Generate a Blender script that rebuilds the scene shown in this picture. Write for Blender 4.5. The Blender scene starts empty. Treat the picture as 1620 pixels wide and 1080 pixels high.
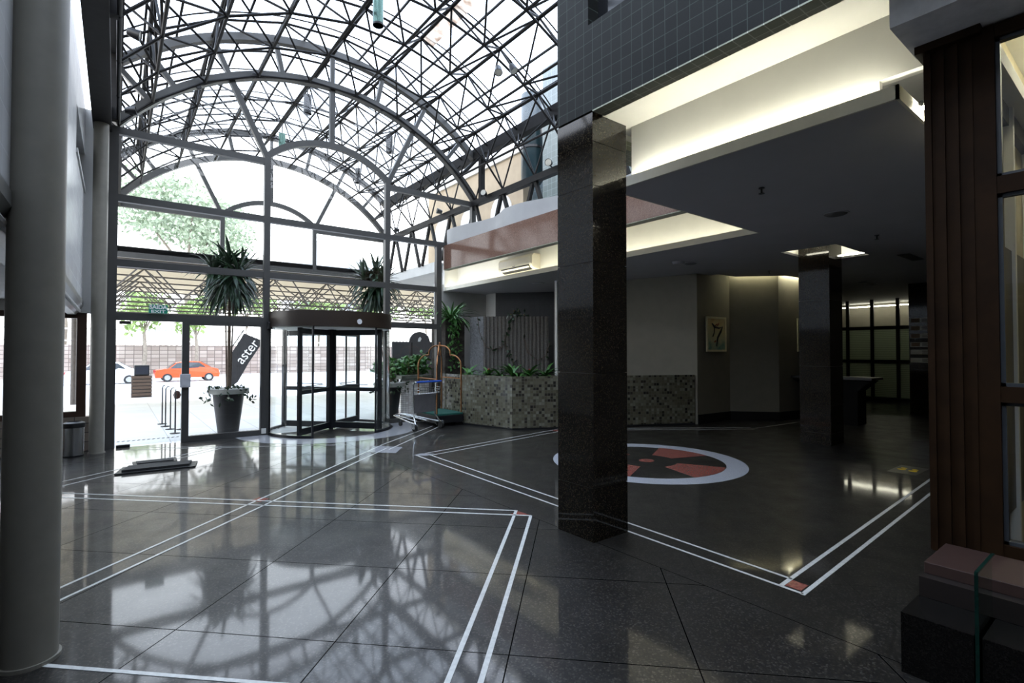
import bpy, math, random
from mathutils import Vector, Matrix
S = bpy.context.scene
COL = S.collection
RND = random.Random(7)
PI = math.pi

# ------------------------------------------------------------------ camera
H = 1.62
cam_d = bpy.data.cameras.new('camera'); cam = bpy.data.objects.new('camera', cam_d); COL.objects.link(cam)
cam_d.sensor_width = 36.0; cam_d.lens = 18.0; cam_d.clip_start = 0.05; cam_d.clip_end = 500
YAW, PIT = math.radians(37.73), math.radians(1.13)
FW = Vector((math.sin(YAW)*math.cos(PIT), math.cos(YAW)*math.cos(PIT), math.sin(PIT)))
cam.location = (0, 0, H); cam.rotation_mode = 'QUATERNION'; cam.rotation_quaternion = FW.to_track_quat('-Z', 'Y')
S.camera = cam
S.view_settings.view_transform = 'Standard'; S.view_settings.look = 'None'
S.view_settings.exposure = 0.0; S.view_settings.gamma = 1.0; S.view_settings.use_curve_mapping = False
S.cycles.max_bounces = 7; S.cycles.diffuse_bounces = 3; S.cycles.glossy_bounces = 4
S.cycles.transparent_max_bounces = 24; S.cycles.transmission_bounces = 4
S.cycles.sample_clamp_indirect = 6.0

# ------------------------------------------------------------------ materials
MATS = {}
class NT:
    def __init__(s, name):
        s.m = bpy.data.materials.new(name); s.m.use_nodes = True
        s.t = s.m.node_tree; s.t.nodes.clear()
        s.out = s.n('ShaderNodeOutputMaterial')
    def n(s, k, **kw):
        nd = s.t.nodes.new(k)
        for a, b in kw.items():
            if a in nd.inputs: nd.inputs[a].default_value = b
            else: setattr(nd, a, b)
        return nd
    def l(s, a, b): s.t.links.new(a, b)
    def math(s, op, a, b=None):
        nd = s.t.nodes.new('ShaderNodeMath'); nd.operation = op
        for i, v in enumerate((a, b)):
            if v is None: continue
            if isinstance(v, (int, float)): nd.inputs[i].default_value = v
            else: s.l(v, nd.inputs[i])
        return nd.outputs[0]
    def coord(s):
        return s.n('ShaderNodeTexCoord').outputs['Object']
    def noise(s, scale, detail=3, vec=None, rough=.55):
        nd = s.n('ShaderNodeTexNoise'); nd.inputs['Scale'].default_value = scale
        nd.inputs['Detail'].default_value = detail; nd.inputs['Roughness'].default_value = rough
        s.l(vec if vec is not None else s.coord(), nd.inputs['Vector']); return nd.outputs['Fac']
    def ramp(s, fac, stops):
        r = s.n('ShaderNodeValToRGB'); e = r.color_ramp.elements
        while len(e) < len(stops): e.new(0.5)
        for q, (p, c) in zip(e, stops): q.position = p; q.color = (*c, 1) if len(c) == 3 else c
        s.l(fac, r.inputs[0]); return r.outputs[0]
    def mix(s, fac, a, b):
        nd = s.n('ShaderNodeMix', data_type='RGBA')
        for i, v in ((0, fac), (6, a), (7, b)):
            if isinstance(v, (int, float)): nd.inputs[i].default_value = v
            elif isinstance(v, tuple): nd.inputs[i].default_value = (*v, 1) if len(v) == 3 else v
            else: s.l(v, nd.inputs[i])
        return nd.outputs[2]
    def bsdf(s, col=None, rough=.5, metal=0, spec=.5, bump=None, bstr=.2, bdist=.01):
        p = s.n('ShaderNodeBsdfPrincipled'); p.inputs['Metallic'].default_value = metal
        p.inputs['Specular IOR Level'].default_value = spec
        for key, v in (('Base Color', col), ('Roughness', rough)):
            if isinstance(v, tuple): p.inputs[key].default_value = (*v, 1)
            elif isinstance(v, (int, float)): p.inputs[key].default_value = v
            elif v is not None: s.l(v, p.inputs[key])
        if bump is not None:
            b = s.n('ShaderNodeBump'); b.inputs['Strength'].default_value = bstr; b.inputs['Distance'].default_value = bdist
            s.l(bump, b.inputs['Height']); s.l(b.outputs[0], p.inputs['Normal'])
        s.l(p.outputs[0], s.out.inputs[0]); return p

def plain(name, col, rough=.5, metal=0, var=.12, scale=9, spec=.5, bump=0):
    if name in MATS: return MATS[name]
    t = NT(name); f = t.noise(scale, 4)
    a = tuple(max(0, c*(1-var)) for c in col); b = tuple(min(1, c*(1+var)) for c in col)
    c = t.ramp(f, [(.3, a), (.7, b)])
    t.bsdf(c, rough, metal, spec, f if bump else None, bump)
    MATS[name] = t.m; return t.m

def emit(name, col, strength):
    if name in MATS: return MATS[name]
    t = NT(name); e = t.n('ShaderNodeEmission'); e.inputs[0].default_value = (*col, 1); e.inputs[1].default_value = strength
    t.l(e.outputs[0], t.out.inputs[0]); MATS[name] = t.m; return t.m

def glass(name, tint=(.93, .97, .96), ior=1.45, rough=0.0, milky=0.0):
    if name in MATS: return MATS[name]
    t = NT(name)
    tr = t.n('ShaderNodeBsdfTransparent'); tr.inputs[0].default_value = (*tint, 1)
    gl = t.n('ShaderNodeBsdfGlossy'); gl.inputs['Roughness'].default_value = rough
    lw = t.n('ShaderNodeLayerWeight'); lw.inputs[0].default_value = .5
    f0 = 2*((ior-1)/(ior+1))**2
    fr = t.math('ADD', t.math('MULTIPLY', t.math('POWER', lw.outputs['Facing'], 5.0), .9-f0), f0)
    base = tr.outputs[0]
    if milky:
        tl = t.n('ShaderNodeBsdfTranslucent'); tl.inputs[0].default_value = (.9, .94, .97, 1)
        mm = t.n('ShaderNodeMixShader'); f = t.noise(.6, 3)
        mf = t.math('MULTIPLY', f, milky*2); t.l(mf, mm.inputs[0]); t.l(base, mm.inputs[1]); t.l(tl.outputs[0], mm.inputs[2])
        base = mm.outputs[0]
    m = t.n('ShaderNodeMixShader'); t.l(fr, m.inputs[0]); t.l(base, m.inputs[1]); t.l(gl.outputs[0], m.inputs[2])
    t.l(m.outputs[0], t.out.inputs[0]); MATS[name] = t.m; return t.m

def dotv(t, c, v):
    nd = t.n('ShaderNodeVectorMath', operation='DOT_PRODUCT'); t.l(c, nd.inputs[0]); nd.inputs[1].default_value = v
    return nd.outputs['Value']

def tiles(name, u, v, su, sv, gw, cols, grout, rough=.3, off=(0, 0), dark=None, spec=.5, grough=.8, tilt=0, spk=.1):
    """a grid of tiles su x sv metres over the object axes u, v with joints gw wide; cols = ramp of per-tile colours"""
    if name in MATS: return MATS[name]
    t = NT(name); c = t.coord()
    fu = t.math('DIVIDE', t.math('ADD', dotv(t, c, u), off[0]+1000*su), su)
    fv = t.math('DIVIDE', t.math('ADD', dotv(t, c, v), off[1]+1000*sv), sv)
    iu, iv = t.math('FLOOR', fu), t.math('FLOOR', fv)
    ju = t.math('LESS_THAN', t.math('FRACT', fu), gw/su); jv = t.math('LESS_THAN', t.math('FRACT', fv), gw/sv)
    j = t.math('MAXIMUM', ju, jv)
    cx = t.n('ShaderNodeCombineXYZ'); t.l(iu, cx.inputs[0]); t.l(iv, cx.inputs[1])
    wn = t.n('ShaderNodeTexWhiteNoise', noise_dimensions='2D'); t.l(cx.outputs[0], wn.inputs['Vector'])
    k = t.ramp(wn.outputs['Value'], cols)
    if dark is not None or any(True for _ in ()): pass
    nz = t.noise(60, 2)
    k = t.mix(t.math('MULTIPLY', nz, spk), k, (.5, .5, .5))
    col = t.mix(j, k, grout)
    ro = t.math('ADD', t.math('MULTIPLY', j, grough-rough), rough)
    p = t.bsdf(col, ro, 0, spec)
    h = t.math('SUBTRACT', 1.0, j)
    if tilt:
        h2 = t.math('ADD', h, t.math('MULTIPLY', t.math('MULTIPLY', t.math('SUBTRACT', wn.outputs['Value'], .5), tilt),
                  t.math('ADD', t.math('FRACT', fu), t.math('FRACT', fv))))
        h = h2
    b = t.n('ShaderNodeBump'); b.inputs['Strength'].default_value = .5; b.inputs['Distance'].default_value = .004
    t.l(h, b.inputs['Height']); t.l(b.outputs[0], p.inputs['Normal'])
    MATS[name] = t.m; return t.m

def granite(name, base, fleck, fleck2, rough=.08, joints=None, scale=140, spec=.5, wob=.02, coat=0):
    if name in MATS: return MATS[name]
    t = NT(name); c = t.coord()
    v1 = t.n('ShaderNodeTexVoronoi'); v1.inputs['Scale'].default_value = scale; t.l(c, v1.inputs['Vector'])
    sep = t.n('ShaderNodeSeparateColor'); t.l(v1.outputs['Color'], sep.inputs[0])
    col = t.ramp(sep.outputs[0], [(0, base), (.45, base), (.62, fleck), (.8, tuple(x*.6 for x in base)), (.93, fleck2), (1, fleck2)])
    big = t.noise(1.7, 3); col = t.mix(t.math('MULTIPLY', big, .5), col, tuple(x*.75 for x in base))
    ro = t.math('ADD', t.math('MULTIPLY', t.noise(3, 3), rough*.8), rough*.6)
    p = t.bsdf(None, ro, 0, spec)
    bump = t.noise(9, 2)
    if coat:
        bump = t.math('ADD', bump, t.math('MULTIPLY', t.noise(95, 2), .10))
        p.inputs['Coat Weight'].default_value = coat; p.inputs['Coat Roughness'].default_value = .055
    if joints:
        j = joints(t, c); col = t.mix(j, col, (.003, .003, .003))
        ro = t.math('MAXIMUM', ro, t.math('MULTIPLY', j, .9)); t.l(ro, p.inputs['Roughness'])
        t.l(t.math('MULTIPLY', t.math('SUBTRACT', 1.0, j), spec), p.inputs['Specular IOR Level'])
        if coat: t.l(t.math('MULTIPLY', t.math('SUBTRACT', 1.0, j), coat), p.inputs['Coat Weight'])
        bump = t.math('SUBTRACT', t.math('MULTIPLY', bump, .3), t.math('MULTIPLY', j, .6))
    t.l(col, p.inputs['Base Color'])
    if wob:
        b = t.n('ShaderNodeBump'); b.inputs['Strength'].default_value = wob; b.inputs['Distance'].default_value = .02
        t.l(bump, b.inputs['Height']); t.l(b.outputs[0], p.inputs['Normal'])
    MATS[name] = t.m; return t.m

# ------------------------------------------------------------------ mesh helpers
class MB:
    def __init__(s): s.v = []; s.f = []
    def add(s, vs, fs):
        k = len(s.v); s.v += [tuple(p) for p in vs]; s.f += [tuple(i+k for i in f) for f in fs]; return s
    def box(s, x0, x1, y0, y1, z0, z1):
        return s.add([(x0,y0,z0),(x1,y0,z0),(x1,y1,z0),(x0,y1,z0),(x0,y0,z1),(x1,y0,z1),(x1,y1,z1),(x0,y1,z1)],
                     [(0,3,2,1),(4,5,6,7),(0,1,5,4),(1,2,6,5),(2,3,7,6),(3,0,4,7)])
    def bar(s, p, q, w, d, upv=(0,0,1)):
        """square bar from p to q, w across and d along upv's normal plane"""
        p, q = Vector(p), Vector(q); a = (q-p).normalized(); u = Vector(upv)
        e1 = a.cross(u)
        if e1.length < 1e-4: e1 = a.cross(Vector((1,0,0)))
        e1.normalize(); e2 = e1.cross(a)
        o = [(-w/2,-d/2),(w/2,-d/2),(w/2,d/2),(-w/2,d/2)]
        vs = [p+e1*x+e2*y for x, y in o]+[q+e1*x+e2*y for x, y in o]
        return s.add(vs, [(3,2,1,0),(4,5,6,7),(0,1,5,4),(1,2,6,5),(2,3,7,6),(3,0,4,7)])
    def tube(s, pts, r, n=8, cap=True, closed=False):
        pts = [Vector(p) for p in pts]; rings = []; ref = None; N = len(pts)
        for i, p in enumerate(pts):
            if closed: d = pts[(i+1) % N]-pts[i-1]
            else: d = pts[min(i+1, N-1)]-pts[max(i-1, 0)]
            d.normalize()
            if ref is None:
                ref = Vector((0,0,1)) if abs(d.z) < .9 else Vector((1,0,0))
                e1 = d.cross(ref).normalized()
            else:
                e1 = (e1-d*e1.dot(d)); e1.normalize()
            e2 = d.cross(e1); rr = r[i] if isinstance(r, (list, tuple)) else r
            rings.append([p+e1*(math.cos(2*PI*k/n)*rr)+e2*(math.sin(2*PI*k/n)*rr) for k in range(n)])
        vs = [v for g in rings for v in g]; fs = []
        M = N if closed else N-1
        for i in range(M):
            a, b = i*n, ((i+1) % N)*n
            for k in range(n): fs.append((a+k, a+(k+1) % n, b+(k+1) % n, b+k))
        if cap and not closed: fs += [tuple(range(n-1,-1,-1)), tuple(range((N-1)*n, N*n))]
        return s.add(vs, fs)
    def lathe(s, prof, c=(0,0,0), n=24, a0=0, a1=2*PI):
        full = abs(a1-a0-2*PI) < 1e-6; m = n if full else n+1
        vs = [(c[0]+r*math.cos(a0+(a1-a0)*k/n), c[1]+r*math.sin(a0+(a1-a0)*k/n), c[2]+z) for r, z in prof for k in range(m)]
        fs = []
        for i in range(len(prof)-1):
            for k in range(n):
                k2 = (k+1) % m; fs.append((i*m+k, i*m+k2, (i+1)*m+k2, (i+1)*m+k))
        if full:
            if prof[0][0] > 1e-6: fs.append(tuple(range(m-1,-1,-1)))
            if prof[-1][0] > 1e-6: fs.append(tuple(range((len(prof)-1)*m, len(prof)*m)))
        return s.add(vs, fs)
    def prism(s, poly, z0, z1):
        """polygon in xy extruded in z"""
        n = len(poly); vs = [(x,y,z0) for x,y in poly]+[(x,y,z1) for x,y in poly]
        return s.add(vs, [tuple(range(n-1,-1,-1)), tuple(range(n,2*n))]+[(i,(i+1)%n,n+(i+1)%n,n+i) for i in range(n)])
    def wall(s, a, b, z0, z1, th=.12, side=1):
        """vertical slab from a to b (xy), th thick to the left (side=1) or right of a->b"""
        a, b = Vector((*a,0)), Vector((*b,0)); d = (b-a).normalized(); nrm = Vector((-d.y, d.x, 0))*th*side
        return s.prism([(p.x,p.y) for p in ((a,b,b+nrm,a+nrm) if side > 0 else (a+nrm,b+nrm,b,a))], z0, z1)
    def extr(s, pts, vec):
        """planar polygon (3d points) extruded by vec"""
        n = len(pts); vec = Vector(vec); vs = [Vector(p) for p in pts]+[Vector(p)+vec for p in pts]
        return s.add(vs, [tuple(range(n-1,-1,-1)), tuple(range(n,2*n))]+[(i,(i+1)%n,n+(i+1)%n,n+i) for i in range(n)])
    def band(s, c, r0, r1, a0, a1, y0, y1, n=32):
        """arch band in an xz plane about centre c=(x,z), angle from vertical"""
        vs = []
        for k in range(n+1):
            a = a0+(a1-a0)*k/n
            for r in (r0, r1):
                for y in (y0, y1): vs.append((c[0]+r*math.sin(a), y, c[1]+r*math.cos(a)))
        fs = []
        for k in range(n):
            i = k*4; j = i+4
            fs += [(i,i+1,j+1,j), (i+2,j+2,j+3,i+3), (i,j,j+2,i+2), (i+1,i+3,j+3,j+1)]
        fs += [(0,2,3,1), (n*4,n*4+1,n*4+3,n*4+2)]
        return s.add(vs, fs)
    def build(s, name, mat, parent=None, smooth=False, loc=None, bevel=0):
        me = bpy.data.meshes.new(name); me.from_pydata(s.v, [], s.f); me.update()
        if mat: me.materials.append(mat)
        if smooth:
            for p in me.polygons: p.use_smooth = True
            try: me.set_sharp_from_angle(angle=math.radians(40))
            except Exception: pass
        o = bpy.data.objects.new(name, me); COL.objects.link(o)
        if parent: o.parent = parent
        if loc: o.location = loc
        if bevel:
            b = o.modifiers.new('bevel', 'BEVEL'); b.width = bevel; b.segments = 2; b.limit_method = 'ANGLE'
        return o

def tag(o, label, cat, group=None, kind=None):
    o['label'] = label; o['category'] = cat
    if group: o['group'] = group
    if kind: o['kind'] = kind
    return o
def thing(name, label, cat, loc=(0,0,0), rz=0, group=None, kind=None):
    o = bpy.data.objects.new(name, None); COL.objects.link(o); o.empty_display_size = .1
    o.location = loc; o.rotation_euler = (0,0,rz); return tag(o, label, cat, group, kind)
def struct(name, mb, mat, label, cat, **kw):
    return tag(mb.build(name, mat, **kw), label, cat, kind='structure')
def copy_tree(o, parent=None):
    c = o.copy(); COL.objects.link(c)
    if parent: c.parent = parent
    for ch in list(o.children): copy_tree(ch, c)
    return c

_cyl = None
def rod(parent, name, p, q, r, mat):
    """a straight round rod: one shared cylinder mesh, placed and scaled"""
    global _cyl
    if _cyl is None: _cyl = {}
    if mat.name not in _cyl:
        b = MB(); b.tube([(0,0,0),(0,0,1)], 1, 8)
        me = bpy.data.meshes.new('rod'); me.from_pydata(b.v, [], b.f); me.materials.append(mat)
        for f in me.polygons: f.use_smooth = len(f.vertices) == 4
        _cyl[mat.name] = me
    o = bpy.data.objects.new(name, _cyl[mat.name]); COL.objects.link(o); o.parent = parent
    p, q = Vector(p), Vector(q); d = q-p
    o.location = p; o.rotation_mode = 'QUATERNION'; o.rotation_quaternion = d.to_track_quat('Z', 'Y'); o.scale = (r, r, d.length)
    return o

def text(body, size, mat, parent, name, loc, rot, extrude=.001, align='CENTER', sx=1, bold=0):
    c = bpy.data.curves.new(name, 'FONT'); c.body = body; c.size = size; c.extrude = extrude; c.offset = bold; c.align_x = align; c.align_y = 'CENTER'
    tmp = bpy.data.objects.new(name, c); COL.objects.link(tmp); bpy.context.view_layer.update()
    me = bpy.data.meshes.new_from_object(tmp.evaluated_get(bpy.context.evaluated_depsgraph_get()))
    bpy.data.objects.remove(tmp); me.materials.clear(); me.materials.append(mat)
    o = bpy.data.objects.new(name, me); COL.objects.link(o); o.parent = parent
    o.location = loc; o.rotation_euler = rot; o.scale = (sx, 1, 1); return o

# ------------------------------------------------------------------ palette
steel = plain('dark_painted_steel', (.013,.012,.0115), .55, 0, .2, 9, .18)
alu = plain('bronze_grey_aluminium', (.050,.049,.046), .42, 0, .08)
blackm = plain('black_metal', (.008,.008,.009), .4)
blackp = plain('black_plastic', (.012,.012,.012), .45)
greycol = plain('grey_paint', (.215,.20,.165), .42, 0, .06)
white = plain('white_plaster', (.72,.71,.66), .6, 0, .03, 4)
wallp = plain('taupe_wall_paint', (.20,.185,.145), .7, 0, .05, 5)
greyw = plain('light_grey_render', (.50,.50,.48), .65, 0, .06, 3)
chrome = plain('brushed_steel', (.55,.56,.57), .25, 1, .05)
brass = plain('aged_brass', (.42,.20,.09), .28, 1, .15)
wood = plain('dark_stained_timber', (.022,.0105,.004), .6, 0, .25, 6, .10)
leafd = plain('dark_leaf', (.018,.045,.018), .35, 0, .4, 20)
leafm = plain('mid_green_leaf', (.05,.16,.03), .4, 0, .4, 20)
leafl = plain('pale_green_leaf', (.30,.42,.14), .5, 0, .3, 8)
bark = plain('bark', (.11,.075,.05), .85, 0, .3, 25)
soil = plain('soil', (.03,.02,.014), .95)
# ------------------------------------------------------------------ floor
def floor_joints(t, c):
    X = dotv(t, c, (1,0,0)); r = .70710678
    left = t.math('LESS_THAN', X, 3.25)
    def grid(u, v, s, ou, ov, w=.007):
        fu = t.math('DIVIDE', t.math('ADD', dotv(t, c, u), 100*s+ou), s); fv = t.math('DIVIDE', t.math('ADD', dotv(t, c, v), 100*s+ov), s)
        return t.math('MAXIMUM', t.math('LESS_THAN', t.math('FRACT', fu), w/s), t.math('LESS_THAN', t.math('FRACT', fv), w/s))
    gl = grid((r,-r,0), (r,r,0), .98, .37, .2); gr = grid((r,-r,0), (r,r,0), 1.0, .13, .15, .003)
    seam = t.math('LESS_THAN', t.math('ABSOLUTE', t.math('SUBTRACT', X, 3.25)), .003)
    j = t.math('ADD', t.math('MULTIPLY', gl, left), t.math('MULTIPLY', t.math('MULTIPLY', gr, .5), t.math('SUBTRACT', 1, left)))
    return t.math('MINIMUM', t.math('ADD', j, seam), 1.0)
floor_m = granite('polished_dark_granite_floor', (.011,.0105,.0098), (.036,.030,.023), (.07,.064,.055), .40, floor_joints, 105, .30, .03, .62)
b = MB(); b.box(-3.2, 26, -3, 10.9, -.12, 0); b.box(6.3, 26, 10.9, 14.5, -.12, 0)
struct('floor', b, floor_m, 'polished near-black granite floor with fine tile joints across the lobby', 'floor')

inl = plain('white_marble_inlay', (.66,.66,.62), .22, 0, .12, 30)
redg = plain('red_granite_inlay', (.27,.085,.065), .18, 0, .35, 45)
greyi = plain('pale_grey_granite', (.34,.34,.35), .2, 0, .25, 120)
def strip(b, p, q, w, z=.0022):
    p, q = Vector((*p,0)), Vector((*q,0)); d = (q-p).normalized(); n = Vector((-d.y,d.x,0))*w/2
    b.prism([(v.x, v.y) for v in (p-n, q-n, q+n, p+n)], 0, z); return b
TRIM = [0]
def trim(b, mat, label):
    TRIM[0] += 1
    return struct('trim_%d' % TRIM[0], b, mat, label, 'floor inlay')
# tilted square in front of the camera
b = MB(); w = .024
strip(b, (-.55,7.90), (3.245,4.13), w); strip(b, (-.55,7.68), (3.265,3.91), w)
strip(b, (3.25,4.13), (-.6,.32), .030); strip(b, (3.26,3.91), (-.4,.29), .030)
strip(b, (-.40,3.72), (1.6,1.76), .026)
trim(b, inl, 'white marble double line turned diagonally on the floor nearest the round column')
b = MB(); strip(b, (-.55,4.45), (3.70,8.46), w); strip(b, (-.50,4.25), (3.62,8.12), w)
strip(b, (3.66,8.44), (5.50,9.92), .022); strip(b, (3.60,7.98), (5.72,9.90), .022)
trim(b, inl, 'white marble double line crossing the floor towards the luggage cart')
b = MB(); strip(b, (-.75,8.32), (1.45,10.02), .02); strip(b, (-.70,8.06), (1.42,9.80), .02)
strip(b, (.1,10.62), (3.1,8.9), .012); strip(b, (.5,10.60), (3.2,8.8), .012)
trim(b, inl, 'white marble double line running under the black mats to the glass door')
b = MB(); strip(b, (3.735,7.29), (3.655,1.54), .022); strip(b, (3.92,7.22), (3.83,1.69), .022)
strip(b, (3.64,1.54), (8.9,1.80), .030); strip(b, (3.66,1.69), (8.9,1.95), .030)
strip(b, (3.735,7.29), (7.3,7.90), .022); strip(b, (3.92,7.13), (7.1,7.66), .022)
strip(b, (7.4,7.93), (10.74,5.55), .02); strip(b, (7.3,7.72), (10.6,5.40), .02); strip(b, (10.74,5.44), (13,5.27), .02)
trim(b, inl, 'white marble double line framing the round medallion floor')
b = MB()
for q in ([(3.69,1.57),(3.69,1.675),(3.815,1.68),(3.815,1.575)], [(3.25,4.10),(3.27,3.93),(3.11,4.07)], [(1.17,6.17),(1.28,6.25),(1.36,6.13),(1.25,6.05)], [(7.1,7.85),(7.34,7.9),(7.3,7.73),(7.1,7.69)]):
    b.prism(q, 0, .0018)
trim(b, redg, 'small red granite corner pieces of the white floor lines')
b = MB(); b.prism([(3.53,8.45),(3.87,8.04),(3.56,7.63),(3.23,7.98)], 0, .0016); b.prism([(3.70,7.30),(3.86,7.36),(4.02,7.20),(3.84,7.14)], 0, .0024)
trim(b, greyi, 'pale grey granite pieces where the floor lines meet by the revolving door')
RC, RR = (3.60, 10.88), 1.22
b = MB(); n = 40
for k in range(n):
    a0, a1 = PI+PI*k/n, PI+PI*(k+1)/n
    b.prism([(RC[0]+r*math.cos(a), min(10.84, RC[1]+r*math.sin(a))) for r, a in ((1.27,a0),(1.80,a0),(1.80,a1),(1.27,a1))], 0, .002)
trim(b, greyi, 'pale grey granite ring on the floor around the revolving door')
# medallion
mc, off = (6.27,4.83), math.radians(4)
root = thing('floor_medallion', 'round floor medallion of white ring and red granite wedges behind the granite column', 'floor inlay', (mc[0],mc[1],0), kind='structure')
b = MB(); n = 64
for k in range(n):
    a0, a1 = 2*PI*k/n, 2*PI*(k+1)/n
    b.prism([(r*math.cos(a), r*math.sin(a)) for r, a in ((1.10,a0),(1.385,a0),(1.385,a1),(1.10,a1))], 0, .0025)
b.build('ring', plain('speckled_white_granite', (.46,.47,.50), .2, 0, .2, 160), root)
for q in range(4):
    b = MB(); n = 10; A = off+q*PI/2
    for k in range(n):
        a0, a1 = A+math.radians(-22.5+45*k/n), A+math.radians(-22.5+45*(k+1)/n)
        b.prism([(r*math.cos(a), r*math.sin(a)) for r, a in ((.44,a0),(1.09,a0),(1.09,a1),(.44,a1))], 0, .0025)
    b.build('wedge', redg, root)
MB().lathe([(.0001,0),(.11,0),(.11,.0025),(.0001,.0025)], n=24).build('centre_disc', redg, root)

# ------------------------------------------------------------------ outdoor ground
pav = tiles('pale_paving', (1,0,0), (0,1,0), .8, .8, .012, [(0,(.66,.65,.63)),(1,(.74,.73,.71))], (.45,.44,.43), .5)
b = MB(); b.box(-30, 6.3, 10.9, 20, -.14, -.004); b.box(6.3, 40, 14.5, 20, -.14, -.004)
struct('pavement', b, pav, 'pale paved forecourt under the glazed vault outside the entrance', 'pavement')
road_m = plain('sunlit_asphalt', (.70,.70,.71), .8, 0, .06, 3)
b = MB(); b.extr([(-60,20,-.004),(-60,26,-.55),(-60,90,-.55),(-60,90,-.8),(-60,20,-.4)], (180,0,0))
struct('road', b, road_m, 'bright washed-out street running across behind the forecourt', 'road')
b = MB()
for k in range(40):
    x = -.2+k*.075; b.prism([(x,11.62),(x+.035,11.62),(x+.055,11.68),(x+.02,11.68)], -.004, .001)
tag(b.build('drain_grating', blackm), 'slotted drain line in the pavement just outside the glass door', 'drain', kind='structure')

# ------------------------------------------------------------------ space-frame vault
CX, CZ, RI, RO = 3.585, 2.665, 4.55, 5.30
def vp(R, deg, y):
    a = math.radians(deg); return (CX+R*math.sin(a), y, CZ+R*math.cos(a))
IA = [-43.4,-31,-18.6,-6.2,6.2,18.6,31,43.4]; OA = [-37.2,-24.8,-12.4,0,12.4,24.8,37.2]
def spaceframe(label, yin, yout, y0, y1, mat, cut=None):
    root = thing('space_frame', label, 'roof truss', (CX, (y0+y1)/2, 5.45))
    L = Vector(root.location)
    def R(name, p, q, r): return rod(root, name, Vector(p)-L, Vector(q)-L, r, mat)
    for a in IA+[-52.2,52.2]: R('purlin', vp(RI,a,y0), vp(RI,a,y1), .025)
    for a in OA: R('purlin', vp(RO,a,y0), vp(RO,a,y1), .036)
    for y in yin:
        b = MB(); pts = [Vector(vp(RI,a,y))-L for a in [-52.2]+IA+[52.2]]
        for p, q in zip(pts, pts[1:]): b.tube([p,q], .022, 6)
        for p in pts: b.lathe([(.0001,-.035),(.035,0),(.0001,.035)], p, 6)
        b.build('hoop', mat, root)
    for y in yout:
        b = MB(); pts = [Vector(vp(RO+.06,-42.5,y))-L]+[Vector(vp(RO,a,y))-L for a in OA]+[Vector(vp(RO+.06,42.5,y))-L]
        for p, q in zip(pts, pts[1:]): b.tube([p,q], .022, 6)
        for p in pts: b.lathe([(.0001,-.04),(.045,0),(.0001,.04)], p, 6)
        b.build('hoop', mat, root)
    D = []
    for y in yout:
        for a in OA:
            for da in (-6.2,6.2):
                for yy in yin:
                    if abs(yy-y) < .7: D.append((vp(RO,a,y), vp(RI,a+da,yy)))
        for sgn in (-1,1):
            for yy in yin:
                if abs(yy-y) < .7: D.append((vp(RO+.06,42.5*sgn,y), vp(RI,43.4*sgn,yy))); D.append((vp(RI,52.2*sgn,yy), vp(RO+.06,42.5*sgn,y)))
    D.sort(key=lambda d: (Vector(d[0])-Vector((3,4,H))).length)
    rest = MB()
    for k, (p, q) in enumerate(D):
        if k < 100: R('diagonal_strut', p, q, .020)
        else: rest.tube([Vector(p)-L, Vector(q)-L], .020, 6)
    if rest.v: rest.build('diagonal_strut', mat, root)['kind'] = 'stuff'
    return root
yin = [10.80-1.165*k for k in range(7)]; yout = [10.22-1.165*k for k in range(6)]
spaceframe('dark steel space-frame barrel vault over the lobby, inside the glass facade', yin, yout, 3.5, 10.86, steel)
yin2 = [10.80+1.165*k for k in range(1,5)]; yout2 = [10.22+1.165*k for k in range(1,6)]
spaceframe('dark steel space-frame barrel vault over the forecourt, seen through the glass facade', yin2, yout2, 10.96, 16.25, steel)

# glazed roof shell
roofg = glass('roof_glazing', (.93,.96,.99), 1.25, .05, .10)
root = thing('roof', 'milky glazed barrel roof with thin dark glazing bars above the space frame', 'glass roof', (CX,9,6.6), kind='structure')
L = Vector(root.location)
b = MB(); n = 24; R0 = 5.44
ys = [3.5, 10.9, 16.4]
for i in range(len(ys)-1):
    vs = []; 
    for k in range(n+1):
        a = -42.5+85*k/n
        for y in (ys[i], ys[i+1]): vs.append(Vector(vp(R0,a,y))-L)
    b.add(vs, [(2*k,2*k+1,2*k+3,2*k+2) for k in range(n)])
b.build('glazing', roofg, root, smooth=True)
b = MB()
for a in (-37.2,-31,-18.6,-6.2,6.2,18.6,31,37.2): b.bar(Vector(vp(R0-.03,a,3.5))-L, Vector(vp(R0-.03,a,16.4))-L, .035, .035)
for k in range(11):
    y = 4.4+1.165*k
    pts = [Vector(vp(R0-.02,-42.5+85*i/24,y))-L for i in range(25)]
    b.tube(pts, .014, 5)
b.build('glazing_bar', steel, root)
b = MB(); pts = [(13.3,9.2),(15.9,9.2),(15.7,6.2),(13.1,6.2)]
vs = [vp(R0-.03,a,y) for a,y in pts]+[vp(R0-.045,a,y) for a,y in pts]
b.add(vs, [(0,1,2,3),(7,6,5,4),(0,4,5,1),(1,5,6,2),(2,6,7,3),(3,7,4,0)])
t = NT('stained_cream_sheet'); tl = t.n('ShaderNodeBsdfTranslucent'); t.l(t.ramp(t.noise(3.5,3), [(.35,(.30,.20,.14)),(.6,(.75,.68,.6))]), tl.inputs[0]); t.l(tl.outputs[0], t.out.inputs[0])
tag(b.build('roof_patch', t.m), 'brown stained sheet lying under the glazed roof beside a truss line', 'roof patch')

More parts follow.
